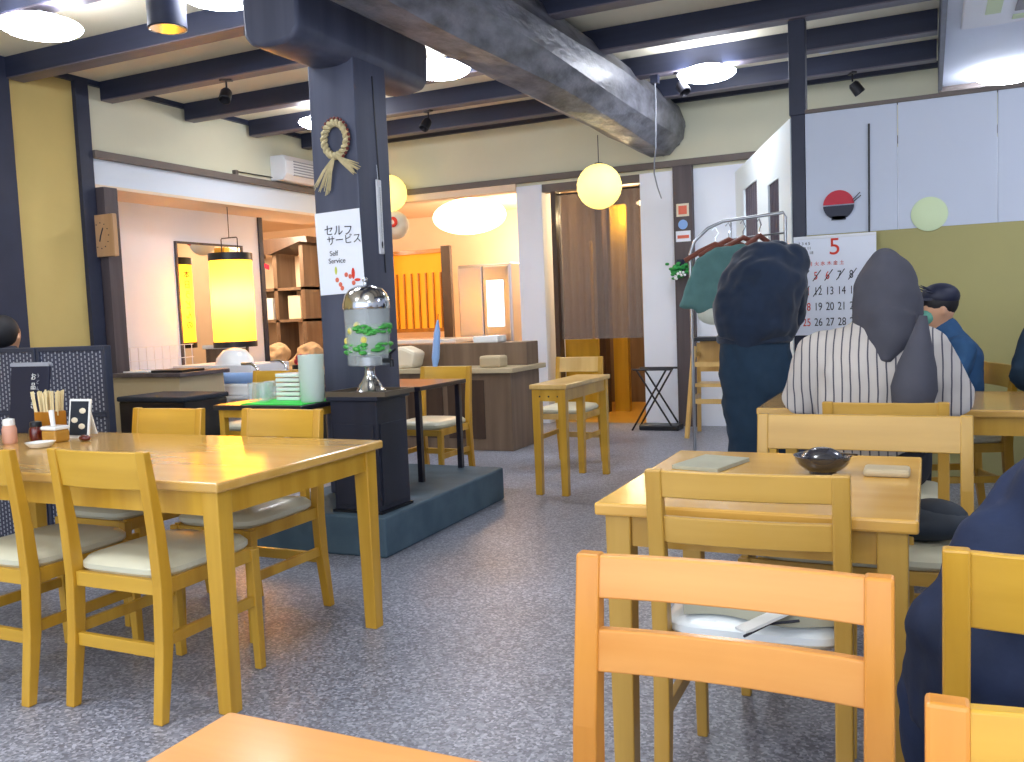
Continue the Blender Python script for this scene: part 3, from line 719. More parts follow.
MB().box(-.15, .15, .1, .12, .56, .84).build('backrest', M['pale'], hc)
tag(MB().box(-.17, .17, -.13, .13, 0, .035).build('black_folder', M['black'], loc=(-1.72, 7.9, .84), bevel=.006), 'black flat pad lying on top of the pale high chair', 'pad')

# X frame basket stand
xr = thing('folding_stand', 'black folding cross frame stand between the white pier and rear post', 'stand', (-2.33, 8.2, 0))
for y in (-.12, .12):
    b = MB()
    b.tube([(-.22, y, 0), (.12, y, .57)], .009, 8).tube([(.16, y, 0.05), (-.16, y, .57)], .009, 8)
    b.build('cross_frame', M['blackmetal'], xr, smooth=True)
MB().tube([(-.2, -.12, .575), (.17, -.12, .575)], .01, 8).build('top_bar', M['blackmetal'], xr, smooth=True)
MB().tube([(-.2, .12, .575), (.17, .12, .575)], .01, 8).build('top_bar', M['blackmetal'], xr, smooth=True)
tag(MB().box(-.19, .19, -.1, .1, .0, .05).build('shallow_box', M['black'], loc=(-2.30, 8.2, 0), bevel=.01), 'flat black box on the floor under the folding stand', 'box')

# ------------------------------------------------------------------ doorway curtain and corridor
cu = thing('door_curtain', 'sheer brown curtain hanging in the doorway between white piers', 'curtain', (-3.0, 8.56, .86))
for x0, x1 in ((-.43, .0), (.0, .44)):
    rs = []
    n = 30
    for k in range(n+1):
        x = x0+(x1-x0)*k/n; y = .012*math.sin(k*1.15)
        rs.append([(x, y, 0), (x, y+.002, 0), (x, y+.002, 1.46), (x, y, 1.46)])
    MB().rings(rs).build('curtain_panel', M['curtain'], cu, smooth=True)
MB().tube([(-.45, 0, 1.47), (.46, 0, 1.47)], .01, 8).build('curtain_rod', M['blackmetal'], cu, smooth=True)
g = thing('low_partition', 'golden low wooden partition seen below the curtain', 'partition', (-3.42, 9.05, 0))
MB().box(-.28, .22, 0, .03, 0, .84).build('board', M['pyellow'], g)
MB().box(-.28, .22, -.015, 0, .80, .84).build('top_strip', M['pyellow'], g)
tag(MB().box(-3.22, -3.05, 9.6, 9.68, 0, 2.3).build('golden_post', M['pyellow']), 'narrow golden board standing right of the golden panel in the corridor', 'board')
tag(MB().box(-3.34, -3.26, 9.45, 9.6, 0, 2.6).build('dark_corridor_post', M['brown2']), 'dark post between the golden boards in the corridor', 'post')
tag(MB().box(-3.36, -3.33, 9.3, 9.32, 0, 1.9).build('light_strip_wood', M['pyellow']), 'thin vertical golden strip seen through the curtain', 'strip')
wl = thing('corridor_lamp', 'tiny warm lamp glowing at the top of the doorway', 'lamp', (-2.66, 8.95, 2.22))
MB().ball((0, 0, 0), (.05, .04, .025)).build('bulb', M['warmlamp'], wl, smooth=True)
MB().cyl((0, 0, .02), .02, .36).build('stem', M['brown2'], wl)

# ------------------------------------------------------------------ kitchen side beyond
kl = thing('kitchen_lamp', 'large warm glowing lamp in the room behind the kitchen opening', 'lamp', (-4.87, 9.4, 2.3))
MB().ball((0, 0, 0), (.46, .3, .21), 32, 16).build('shade', M['warmlamp'], kl, smooth=True)
MB().cyl((0, 0, .18), .02, .115).build('stem', M['acw'], kl)
lw = thing('lattice_screen', 'orange lit lattice screen seen right of the pillar', 'screen', (-6.12, 10.2, 1.0))
MB().box(-.55, .42, 0, .02, 0, 1.0).build('lit_paper', M['litlattice'], lw)
for k in range(9): MB().box(-.5+k*.11, -.482+k*.11, -.03, 0, 0, .72).build('lattice_bar', M['boxwood'], lw)
MB().box(-.55, .42, -.035, -.0, .97, 1.02).build('lattice_rail', M['boxwood'], lw)
MB().box(-.55, .42, -.035, -.0, -.05, .0).build('lattice_rail', M['boxwood'], lw)
MB().box(.42, .55, -.04, .02, -1.0, 1.05).build('dark_edge', M['brown2'], lw)
fr = thing('steel_refrigerator', 'grey steel refrigerator in the kitchen behind the opening', 'refrigerator', (-4.75, 9.6, 0))
MB().box(-.42, .3, 0, .6, .05, 1.75).build('body', M['steel'], fr, bevel=.02)
MB().box(-.4, -.08, -.02, 0, .1, 1.72).build('door', M['steel'], fr, bevel=.01)
MB().box(-.06, .28, -.02, 0, .1, 1.72).build('door', M['steel'], fr, bevel=.01)
MB().box(-.02, .2, -.03, -.02, 1.0, 1.55).build('glare_patch', M['glare'], fr)  # bright reflection on the steel, put in as a glowing patch
MB().box(-.4, .28, .02, .58, 0, .05).build('foot', M['black'], fr)
tag(MB().box(-4.28, -4.1, 9.5, 9.6, 0, 2.2).build('golden_kitchen_post', M['pyellow']), 'golden wooden post in the kitchen just left of the white pier', 'post')
kc = thing('service_counter', 'brown service counter between the pillar and the white pier', 'counter', (-3.6, 6.95, 0))
MB().box(-1.45, .45, -.25, .35, .0, .66).build('front', M['brown'], kc, bevel=.004)
MB().box(-1.5, .5, -.31, .4, .66, .70).build('countertop', M['beige'], kc, bevel=.005)
MB().box(-1.45, .45, .1, .35, .70, .9).build('back_shelf', M['brown'], kc, bevel=.005)
MB().box(-.55, -.2, -.262, -.25, .1, .6).build('door', M['brown2'], kc, bevel=.003)
MB().box(-.15, .2, -.262, -.25, .1, .6).build('door', M['brown2'], kc, bevel=.003)
tag(MB().prism([(-.18, 0), (.12, 0), (.16, .14), (.02, .2), (-.16, .16)], 'y', 0, .2).build('cream_sack', M['warmpaper'], loc=(-4.25, 6.75, .70), bevel=.03), 'cream paper bag standing on the brown counter by the pillar', 'bag')
tag(MB().box(-.12, .12, -.1, .1, 0, .06).build('white_napkin_stack', M['ceramic'], loc=(-3.55, 7.15, .90), bevel=.01), 'white stack of napkins on the counter shelf beside white pier', 'napkins')
tag(MB().box(-.1, .1, -.08, .08, 0, .1).build('straw_basket', M['beige'], loc=(-3.35, 6.8, .70), bevel=.02), 'beige basket on the counter near the small table', 'basket')
bt = thing('pale_blue_umbrella', 'pale blue closed umbrella standing on end behind the counter', 'umbrella', (-3.98, 6.9, .70))
MB().lathe([(.02, 0), (.035, .08), (.03, .3), (.008, .42)], n=10).xf(Matrix.Rotation(.12, 4, 'Y')).build('canopy', M['ltblue'], bt, smooth=True)
MB().tube([(0.05, 0, .41), (.056, 0, .47)], .004, 6).build('tip', M['blackmetal'], bt)
wt = thing('white_tablecloth_stand', 'low counter with white cloth below the lattice screen', 'counter', (-5.6, 8.9, 0))
MB().box(-.6, .9, -.3, .3, 0, .85).build('body', M['brown'], wt)
MB().box(-.63, .93, -.33, .33, .85, .90).build('white_cloth', M['ceramic'], wt, bevel=.01)

# black table left of pillar and items
bt2 = table('black_table', 'black topped side table left of the black pedestal', -3.3, -2.74, 3.45, 3.95, top=.745, m=('blackwood', 'oak'), leg=.035, thick=.025, apron=.04, legs=((-1, -1), (-1, 1)))
for y in (-.21, .21): MB().bar([(.24, y, .2), (.24, y, .72)], .035, .035).build('leg', M['oak'], bt2, bevel=.003)
tag(MB().box(-.19, .19, -.14, .14, 0, .004).build('green_mat', M['matgreen'], loc=(-2.95, 3.62, .745)), 'bright green mat under the frosted pitcher on the black table', 'mat')
fp = thing('frosted_pitcher', 'tall frosted pale green pitcher on the black table', 'pitcher', (-2.80, 3.62, .749))
MB().lathe([(.055, 0), (.06, .01), (.064, .235), (.060, .235), (.056, .02), (.05, .015)], n=32).build('pitcher_body', M['frost'], fp, smooth=True)
MB().lathe([(.05, .016), (.055, .1)], n=24).build('water', M['water'], fp, smooth=True)
for k in range(6):
    o = MB(); b = o.box(-.075, .075, -.06, .06, 0, .018)
    tag(b.build('stacked_tray', M['ceramic'], loc=(-2.99, 3.72, .749+k*.024), bevel=.004), ['bottom', 'second lowest', 'third lowest', 'third highest', 'second highest', 'top'][k]+' white tray of the small stack beside the frosted pitcher', 'tray', 'stacked white trays')
for k, (x, y) in enumerate(((-3.17, 3.62), (-3.12, 3.66), (-3.15, 3.72), (-3.08, 3.58))):
    o = tag(MB().lathe([(.026, 0), (.03, .008), (.034, .1), (.031, .1), (.026, .012)], n=20).build('drinking_glass', M['glass'], loc=(x, y, .745), smooth=True), 'small upturned clear glass in the cluster at the left of the black table', 'glass', 'glasses on the black table')
b3 = thing('rear_black_table', 'black table reaching past the right edge of the pillar', 'table', (-2.98, 4.64, .2))
MB().box(-.4, .36, -.28, .28, .53, .555).build('tabletop', M['blackwood'], b3, bevel=.004)
for x, y in ((-.36, -.24), (.32, -.24), (.32, .24), (-.36, .24)): MB().bar([(x, y, 0), (x, y, .53)], .03, .03).build('leg', M['blackwood'], b3)

# ------------------------------------------------------------------ woven screen
ws = thing('woven_screen', 'dark woven resin screen of two panels behind the left table', 'screen', (-3.72, 3.2, 0))
for x0, x1 in ((-1.9, -.515), (-.505, 0)):
    f = MB()
    f.box(x0, x0+.022, -.02, .02, 0, 1.07).box(x1-.022, x1, -.02, .02, 0, 1.07).box(x0+.022, x1-.022, -.02, .02, 1.045, 1.07).box(x0+.022, x1-.022, -.02, .02, .0, .04).box(x0+.022, x1-.022, -.02, .02, .71, .735)
    f.build('screen_frame', M['weaveframe'], ws, bevel=.004)
    MB().box(x0+.022, x1-.022, -.008, .008, .04, 1.045).build('woven_panel', M['weave'], ws)

# background on the left: counters
c1 = thing('side_counter', 'beige counter with black tray top left of centre behind the woven screen', 'counter', (-5.42, 5.25, 0))
MB().box(-.4, .3, -.22, .25, 0, .77).build('counter_body', M['beige'], c1, bevel=.004)
MB().box(-.44, .34, -.25, .28, .77, .8).build('counter_top', M['post'], c1, bevel=.004)
tag(MB().box(-.16, .16, -.12, .12, 0, .02).build('black_tray', M['black'], loc=(-5.3, 5.2, .8), bevel=.005), 'black tray on the beige side counter', 'tray')
tag(MB().box(-.13, .13, -.1, .1, 0, .012).build('white_tray', M['ceramic'], loc=(-5.65, 5.2, .8), bevel=.004), 'white tray on the left of the beige side counter', 'tray')
rk = thing('wire_dish_rack', 'white wire dish rack standing against the white left wall', 'rack', (-6.3, 5.95, .72))
b = MB()
for k in range(9): b.tube([(0, -.3+k*.09, 0), (0, -.3+k*.09, .26)], .004, 6)
for z in (.02, .14, .26): b.tube([(0, -.32, z), (0, .44, z)], .004, 6)
b.build('wire_grid', M['acw'], rk)
MB().box(-.15, .15, -.34, .46, -.72, 0).build('rack_base', M['acw'], rk)
bc = thing('black_cabinet', 'black box cabinet with a silver grid top behind the left table chairs', 'cabinet', (-4.75, 4.6, 0))
MB().box(-.3, .3, -.2, .2, 0, .65).build('cabinet_body', M['black'], bc, bevel=.01)
MB().box(-.31, .31, -.21, .21, .65, .685).build('cabinet_lid', M['bag'], bc, bevel=.01)
ra = thing('chrome_trolley', 'chrome tube trolley with a light blue roll behind the left table', 'trolley', (-4.95, 5.73, 0))
for y in (-.15, .2):
    MB().tube([(.12, y, 0), (.12, y, .74), (.10, y, .8), (.05, y, .83), (-.05, y, .83)], .012, 10).build('tube_frame', M['chrome'], ra, smooth=True)
MB().box(-.5, .12, -.15, .2, .55, .57).build('shelf', M['acw'], ra)
MB().box(-.5, .12, -.15, .2, .2, .22).build('shelf', M['acw'], ra)
MB().tube([(-.48, .02, 0), (-.48, .02, .57)], .012, 8).build('rear_leg', M['chrome'], ra)
tag(MB().tube([(-.2, 0, .045), (.2, 0, .045)], .045, 20).build('blue_roll', M['ltblue'], loc=(-5.1, 5.68, .665), smooth=True), 'light blue paper roll lying on the white bin', 'roll')
tag(MB().box(-.2, .2, -.1, .12, 0, .095).build('white_bin', M['ceramic'], loc=(-5.1, 5.72, .57), bevel=.02), 'white bin under the blue roll on the chrome trolley', 'bin')
tag(MB().lathe([(.02, .14), (.1, .12), (.16, .05), (.17, 0)][::-1], n=24).build('white_cloth_dome', M['ceramic'], loc=(-5.63, 6.2, .8), smooth=True), 'white domed food cover behind the blue roll', 'cover')
tag(MB().box(-.5, .4, -.25, .25, 0, .8).build('white_cupboard', M['acw'], loc=(-5.63, 6.2, 0), bevel=.006), 'white cupboard under the domed cover by the left wall', 'cupboard')
lc = thing('low_counter', 'low beige counter with dark red panel below the cylinder lantern', 'counter', (-5.5, 7.0, 0))
MB().box(-.35, .25, -.2, .25, .0, .64).build('counter_body', M['beige'], lc, bevel=.004)
MB().box(-.4, .3, -.25, .3, .64, .70).build('counter_top', M['pale'], lc, bevel=.004)
MB().box(-.2, .2, -.212, -.2, .2, .4).build('red_panel', M['rose'], lc)
ro = thing('red_ornament', 'red glass ornament cluster on the low beige counter', 'ornament', (-5.45, 6.92, .70))
b = MB()
for _ in range(14): b.ball((random.uniform(-.1, .1), random.uniform(-.06, .06), random.uniform(.04, .12)), .035, 10, 7)
b.build('red_balls', M['magenta'], ro, smooth=True); MB().cyl((0, 0, 0), .1, .04).build('plate', M['black'], ro)

# shelf and sacks in the far room
ks = thing('wooden_shelf', 'brown wooden display shelf in the room left of the pillar', 'shelf', (-7.55, 9.3, 0))
for x in (-.5, .0, .42): MB().box(x, x+.06, -.2, .2, 0, 2.1).build('upright', M['brown'], ks)
for z in (.55, 1.15, 1.55): MB().box(-.5, .48, -.2, .2, z, z+.035).build('shelf_board', M['brown'], ks)
MB().prism([(-.62, 2.12), (-.5, 2.12), (0, 2.0), (.5, 2.14), (.62, 2.12), (.6, 2.2), (-.6, 2.2)], 'y', -.28, .25).build('roof_board', M['brown2'], ks)
MB().box(-.44, .42, .17, .19, .2, 2.0).build('back_panel', M['peach'], ks)
tag(MB().prism([(-.4, 0), (.0, -.16), (.0, -.1), (-.4, .06)], 'y', 0, .01).build('red_banner', M['red'], loc=(-7.6, 9.08, 1.98)), 'red cloth strip under the roof of the brown shelf', 'cloth')
tag(MB().box(-.15, .15, -.1, .1, 0, .28).build('display_box', M['ceramic'], loc=(-7.78, 9.25, 1.185), bevel=.01), 'white display box on the upper left of the brown shelf', 'box')
tag(MB().box(-.1, .1, -.08, .08, 0, .3).build('display_box', M['warmpaper'], loc=(-7.3, 9.25, 1.185), bevel=.01), 'cream display box on the right bay of the brown shelf', 'box')
tag(MB().prism([(-.12, 0), (.12, 0), (.06, .22), (-.05, .26)], 'y', -.06, .06).build('figurine', M['bag'], loc=(-7.8, 9.2, .585), bevel=.02), 'dark figurine on the lower left bay of the brown shelf', 'figurine')
for i, (x, s_) in enumerate(((-7.2, 0), (-6.62, 0))):
    tag(MB().box(-.25, .25, -.2, .2, 0, .45).limb([(-.16, 0, .5), (.16, 0, .46)], [.2, .17]).ball((.05, -.02, .72), (.17, .15, .16)).build('beige_sack', M['sand'], loc=(x, 8.6-i*.12, .02), remesh=.02, fold=.09, sm=5), ['beige stuffed sack, left of two below the brown shelf', 'beige stuffed sack, right of two below the brown shelf'][i], 'sack', 'beige sacks')
hb = thing('hanging_banner', 'narrow white banner with black writing left of the pillar', 'banner', (-6.9, 9.6, 1.1))
MB().box(0, .22, 0, .004, 0, 1.2).build('banner_cloth', M['warmpaper'], hb)
for k, ch in enumerate('おもてなし'): text('lettering', ch, .16, M['ink'], hb, (.03, -.003, .98-k*.21), FR)

# ------------------------------------------------------------------ things on the left table
Z = .70
mb = thing('black_menu_board', 'black menu board with white vertical writing at far left on the table', 'menu', (-3.66, 2.68, Z))
MB().box(-.12, .13, 0, .012, 0, .31).xf(Matrix.Rotation(-.12, 4, 'X')).build('board', M['navyink'], mb, bevel=.003)
MB().box(-.12, .13, -.002, .014, .30, .318).xf(Matrix.Rotation(-.12, 4, 'X')).build('top_edge', M['acd'], mb)
for k, ch in enumerate('お品書き'): text('lettering', ch, .034, M['ceramic'], mb, (.02, -.006+.12*(.26-k*.04), .24-k*.042), (PI/2-.12, 0, 0))
for k, ch in enumerate('うどん'): text('lettering', ch, .02, M['acd'], mb, (.06, -.006+.12*(.25-k*.03), .25-k*.028), (PI/2-.12, 0, 0))
ch_ = thing('chopstick_holder', 'amber wooden box full of upright chopsticks on the left table', 'holder', (-3.42, 2.62, Z))
b = MB(); b.box(-.05, .05, -.04, .04, 0, .11).build('holder_box', M['boxwood'], ch_, bevel=.004)
b = MB()
for k in range(34):
    x = random.uniform(-.042, .042); y = random.uniform(-.03, .03)
    b.beam((x, y, .02), (x*1.5, y*1.4, random.uniform(.19, .2)), .006, .006)
cs = b.build('chopsticks', M['chop'], ch_); cs['kind'] = 'stuff'
def jar(name, label, loc, r, h, body, lid, lh=.02, cat='jar'):
    t = thing(name, label, cat, loc)
    MB().lathe([(r*.85, 0), (r, .006), (r, h*.8), (r*.8, h)], n=24).build('jar_body', M[body], t, smooth=True)
    MB().lathe([(r*.82, h), (r*.85, h+.003), (r*.8, h+lh), (r*.3, h+lh+.004)], n=24).build('lid', M[lid], t, smooth=True)
    return t
jar('soy_sauce_bottle', 'dark red sauce bottle with black lid in front of the chopsticks', (-3.355, 2.50, Z), .028, .06, 'redglass', 'black')
jar('seasoning_shaker', 'pink seasoning shaker with white lid at left end of the table', (-3.41, 2.42, Z), .028, .075, 'pink', 'ceramic', .025)
jar('seasoning_shaker', 'low glass shaker with black lid beside the pink shaker', (-3.43, 2.34, Z), .034, .04, 'ceramic', 'black', .02)
pj = thing('condiment_jar', 'amber condiment jar with white lid and white spoon handle', 'jar', (-3.24, 2.50, Z))
MB().box(-.042, .042, -.035, .035, 0, .05).build('jar_body', M['amberc'], pj, bevel=.008)
MB().box(-.044, .044, -.037, .037, .05, .066).build('lid', M['ceramic'], pj, bevel=.006)
MB().tube([(-.01, 0, .06), (-.016, 0, .13)], [.009, .011], 12).build('spoon_handle', M['ceramic'], pj, smooth=True)
tag(MB().lathe([(.03, 0), (.04, .004), (.055, .022), (.05, .022), (.03, .008)], n=32).build('small_dish', M['ceramic'], loc=(-3.15, 2.36, Z), smooth=True), 'small white dish on the left table in front of the jars', 'dish')
tag(MB().box(-.1, .1, -.06, .06, 0, .025).build('condiment_tray', M['brown2'], loc=(-3.62, 2.38, Z), bevel=.004), 'dark wooden condiment tray at the far left table end', 'tray')
mc = thing('menu_card', 'small white framed menu card with food pictures on the left table', 'menu', (-3.235, 2.60, Z), 0)
R_ = Matrix.Rotation(-.15, 4, 'X')
MB().box(-.062, .062, 0, .006, 0, .165).xf(R_).build('card', M['ceramic'], mc)
MB().box(-.052, .052, -.002, 0, .012, .155).xf(R_).build('printed_picture', M['bag'], mc)
b = MB()
for x, z in ((.02, .115), (-.025, .075), (.02, .05)): b.ball((x, -.002, z), (.02, .002, .012), 12, 6)
b.xf(R_).build('pictured_dish', M['warmpaper'], mc)
MB().box(-.055, .055, .05, .055, 0, .12).xf(Matrix.Rotation(.25, 4, 'X')).build('rear_leg', M['ceramic'], mc)
tag(MB().ball((0, 0, .012), (.028, .02, .014)).build('dark_red_pouch', M['redglass'], loc=(-3.12, 2.54, Z), smooth=True), 'dark red rounded pouch beside the menu card', 'pouch')

# things on the right table
bw = thing('lacquer_bowl', 'black lacquer bowl with dark lid on the right table', 'bowl', (-.255, 2.44, Z))
MB().lathe([(.034, 0), (.036, .008), (.045, .01), (.066, .028), (.073, .048), (.068, .048), (.04, .015)], n=40).build('bowl_body', M['lacquer'], bw, smooth=True)
MB().lathe([(.052, .046), (.045, .056), (.024, .066), (.014, .068)], n=32).build('inverted_lid', M['lacquer'], bw, smooth=True)
MB().beam((.0, -.02, .058), (.085, .01, .05), .006, .005).build('spoon', M['chrome'], bw)
tag(MB().box(-.07, .07, -.1, .1, 0, .012).build('flat_menu', M['sage'], loc=(-.56, 2.50, Z), rot=(0, 0, -.25), bevel=.002), 'thin grey menu booklet lying on the right table', 'menu')
tag(MB().box(-.055, .055, -.04, .04, 0, .02).build('clear_tray', M['beige'], loc=(-.10, 2.45, Z), bevel=.008), 'low pale tray on the right table beside the black bowl', 'tray')

# cloth on chair
cl = thing('folded_cloth', 'beige jacket with a white strap folded on the tan chair seat', 'cloth', (-.34, 1.945, .466), math.radians(2))
b = MB(); n = 16; rs = []
for k in range(n+1):
    u = k/n; x = -.16+.32*u
    h0 = .06+.014*math.sin(u*9)
    rs.append([(x, -.02+.02*math.sin(u*7), 0), (x, .14, 0), (x, .15, h0*.8), (x, .06, h0*1.2), (x, .0+.02*math.sin(u*7), h0)])
b.rings(rs).build('jacket', M['sage'], cl, smooth=True)
MB().beam((-.02, -.12, .012), (.12, .03, .05), .035, .006).build('strap', M['ceramic'], cl)
MB().tube([(-.01, -.14, .008), (.03, -.07, .014), (.09, -.05, .02)], .003, 6).build('cord', M['ink'], cl, smooth=True)

# ------------------------------------------------------------------ people
def hand(b, c, d, s=1):
    # c wrist point, d direction of the fingers
    d = Vector(d).normalized(); up = Vector((0, 0, 1)); sd = d.cross(up)
    sd = Vector((1, 0, 0)) if sd.length < .1 else sd.normalized(); up = sd.cross(d)
    c = Vector(c)
    b.tube([c, c+d*.04, c+d*.085], [(.028*s, .017*s), (.038*s, .016*s), (.036*s, .013*s)], 12, lat=sd)
    for k, l in enumerate((.062, .074, .078, .066)):
        o = c+d*.08+sd*(.03-.02*k)
        b.tube([o, o+d*l*.5-up*.006, o+d*l*.8-up*.022, o+d*l-up*.036], [.0095, .009, .008, .0065], 8)
    o = c+d*.025+sd*.028
    b.tube([o, o+sd*.025+d*.02, o+sd*.035+d*.055-up*.015], [.012, .011, .008], 8)

def head(b, c, fwd, s=1.0):
    c = Vector(c); f = Vector(fwd).normalized(); side = f.cross(Vector((0, 0, 1))).normalized()
    b.ball(c, (.078*s, .088*s, .108*s), 20, 14)
    b.ball(c+f*.018+Vector((0, 0, -.04)), (.06*s, .065*s, .075*s))
    b.ball(c+f*.092+Vector((0, 0, -.018)), (.014, .014, .022))          # nose
    b.ball(c+f*.078+Vector((0, 0, -.058)), (.022, .016, .01))           # mouth
    for q in (-1, 1):
        b.ball(c+side*q*.08*s+Vector((0, 0, -.012)), (.014, .014, .03))  # ears
        b.ball(c+f*.076+side*q*.03+Vector((0, 0, .008)), (.014, .01, .009))

def person(label, loc, rz, mats, pts, hd, fwd, top='shirt', lower='trousers', hair='cap', sitting=True, wide=1.0, sleeve=1.0, vox=.012):
    """pts: dict of joints in local metres"""
    t = thing('person', label, 'person', loc, rz)
    P = {k: Vector(v) for k, v in pts.items()}
    body = MB()
    body.limb([P['hip'], P['waist'], P['chest'], P['neck']], [(.15, .11), (.13, .10), (.16, .11), (.055, .055)], lat=(1, 0, 0))
    body.tube([P['neck'], Vector(hd)-Vector((0, 0, .03))], .055, 12)
    head(body, hd, fwd)
    for s_ in 'lr':
        body.limb([P['sh'+s_], P['el'+s_], P['wr'+s_]], [.05, .042, .028])
        hand(body, P['wr'+s_], P['wr'+s_]-P['el'+s_])
        body.limb([P['hp'+s_], P['kn'+s_], P['an'+s_]], [.072, .06, .04])
        body.limb([P['an'+s_], P['an'+s_]+Vector((0, .15, -.03))], [.04, .03])
    body.build('body', M[mats['skin']], t, remesh=.011, sm=3)
    return t, P

# standing person bent forward, navy robe
t, P = person('standing person bending forward in a loose dark navy robe, back to the camera', (-.84, 4.92, 0), 0, dict(skin='skin'),
    dict(hip=(.0, 0, .93), waist=(0, .03, 1.08), chest=(.03, .12, 1.22), neck=(.05, .28, 1.30), shl=(-.15, .2, 1.25), ell=(-.12, .32, 1.08), wrl=(-.09, .36, 1.03), shr=(.17, .2, 1.25), elr=(.13, .32, 1.08), wrr=(.0, .38, 1.03),
         hpl=(-.085, 0, .88), knl=(-.11, .03, .5), anl=(-.11, 0, .08), hpr=(.08, 0, .88), knr=(.10, .03, .5), anr=(.10, 0, .08)), (.06, .41, 1.27), (0, .8, -.3))
b = MB()
b.limb([(-.02, -.01, .97), (-.01, -.02, 1.03), (0, .0, 1.15), (.03, .05, 1.27), (.06, .12, 1.37), (.08, .17, 1.425)], [(.20, .15), (.222, .175), (.222, .185), (.212, .18), (.19, .15), (.14, .08)], 24, lat=(1, 0, 0))
b.limb([(-.10, .16, 1.24), (-.12, .30, 1.08), (-.04, .40, 1.0), (-.01, .46, .98)], [.10, .09, .07, .06]).limb([(.14, .14, 1.26), (.13, .30, 1.08), (.06, .40, 1.0), (.03, .46, .98)], [.11, .09, .07, .06])
b.limb([(.0, .14, 1.30), (.17, .13, 1.36)], [.10, .10])
b.build('robe_top', M['navy'], t, remesh=.012, fold=0.045, sm=6)
b = MB()
b.limb([(-.02, 0, .97), (-.01, 0, .8), (.0, .0, .45), (0, .0, .28)], [(.185, .15), (.195, .16), (.175, .15), (.165, .14)], 20, lat=(1, 0, 0))
b.build('robe_skirt', M['navy2'], t, remesh=.014, fold=0.035, sm=3)
MB().lathe([(.19, 0), (.2, .01), (.2, .04), (.19, .05)], n=28).xf(Matrix.Translation((-.015, 0, .94)) @ Matrix.Diagonal((1, .8, 1, 1))).build('belt', M['navy'], t, smooth=True)
MB().ball((.06, .41, 1.30), (.09, .1, .09)).build('hair', M['hair'], t, smooth=True)
for x in (-.11, .10): MB().ball((x, .06, .05), (.05, .13, .05)).build('shoe', M['black'], t, smooth=True)

def seated(label, loc, rz, hd=(0, .02, 1.2), fwd=(0, 1, 0), lean=0, sx=1):
    return person(label, loc, rz, dict(skin='skin'),
        dict(hip=(0, 0, .53), waist=(lean*.3, 0, .68), chest=(lean*.7, .03, .88), neck=(lean, .04, 1.03), shl=(lean-.19, .04, .97), ell=(lean-.24, .12, .74), wrl=(lean-.14, .36, .75), shr=(lean+.19, .04, .97), elr=(lean+.24, .12, .74), wrr=(lean+.14, .36, .75),
             hpl=(-.10, .02, .53), knl=(-.12, .42, .52), anl=(-.12, .42, .08), hpr=(.10, .02, .53), knr=(.12, .42, .52), anr=(.12, .42, .08)), hd, fwd)
def trousers(t, m):
    b = MB()
    for s_ in (-1, 1): b.limb([(s_*.10, .0, .54), (s_*.12, .43, .53), (s_*.12, .43, .16)], [.10, .082, .07])
    b.limb([(-.08, 0, .55), (.08, 0, .55)], [.12, .12])
    b.build('trousers', M[m], t, remesh=.014, sm=3)
    for s_ in (-1, 1): MB().ball((s_*.12, .49, .05), (.05, .13, .05)).build('shoe', M['black'], t, smooth=True)

# striped shirt
t, P = seated('seated person in a grey pinstripe shirt with charcoal hood, back to the camera', (-.19, 3.56, 0), 0, hd=(.055, .05, 1.19))
b = MB()
b.limb([(0, 0, .60), (0, -.01, .72), (0, 0, .88), (0, .01, .97), (.03, .02, 1.045)], [(.20, .14), (.20, .145), (.215, .15), (.19, .13), (.08, .08)], 22, lat=(1, 0, 0))
b.limb([(-.18, .01, .955), (-.26, .06, .77), (-.21, .22, .74), (-.14, .33, .75)], [.088, .082, .065, .05])
b.limb([(.18, .01, .955), (.26, .06, .77), (.21, .22, .74), (.14, .33, .75)], [.088, .082, .065, .05])
b.limb([(-.17, .01, .96), (.17, .01, .96)], [.085, .085])
b.build('striped_shirt', M['stripe'], t, remesh=.010, fold=0.03, sm=3)
b = MB()
b.ball((.045, .04, 1.17), (.11, .115, .15), 24, 18).ball((.05, .01, 1.09), (.12, .11, .13), 24, 18).ball((.05, .02, 1.13), (.12, .11, .13), 24, 18).ball((.045, .03, 1.26), (.065, .08, .075), 24, 18).tube([(.06, -.04, 1.08), (.055, -.085, .99), (.05, -.125, .92)], [(.10, .08), (.07, .05), (.02, .02)], 20, lat=(1, 0, 0))
b.build('hood', M['grey'], t, remesh=.010, fold=0.02, sm=4)
trousers(t, 'trous')
tag(MB().lathe([(.02, -.03), (.06, .02), (.075, .1), (.062, .18), (.04, .25), (.012, .35)], n=24).build('grey_shoulder_bag', M['grey'], loc=(-.06, 3.33, .74), smooth=True, rot=(0, .12, 0)), 'charcoal cloth bag hanging at the right of the pinstripe shirt', 'bag')

# blue shirt with cap facing left
t, P = seated('seated person in blue shirt, dark spiky cap and green mask across the table', (.10, 5.1, 0), math.radians(110), hd=(0.0, .07, 1.17)); t.scale = (.93, .93, .93)
b = MB()
b.limb([(0, 0, .60), (0, 0, .75), (0, .0, .92), (0, .02, 1.04)], [(.19, .15), (.20, .16), (.20, .15), (.08, .08)], 20, lat=(1, 0, 0))
b.limb([(-.18, .02, .95), (-.24, .08, .77), (-.15, .32, .75)], [.085, .07, .05]).limb([(.18, .02, .95), (.24, .08, .77), (.15, .32, .75)], [.085, .07, .05])
b.build('blue_shirt', M['blue'], t, remesh=.012, fold=0.03, sm=3)
MB().ball((0, .06, 1.205), (.088, .098, .095), 20, 14).build('hair', M['hair'], t, smooth=True)
b = MB().ball((0, .055, 1.235), (.093, .10, .075), 20, 12)
b.prism([(-.07, .1), (.07, .1), (.05, .2), (-.05, .2)], 'z', 1.215, 1.228)
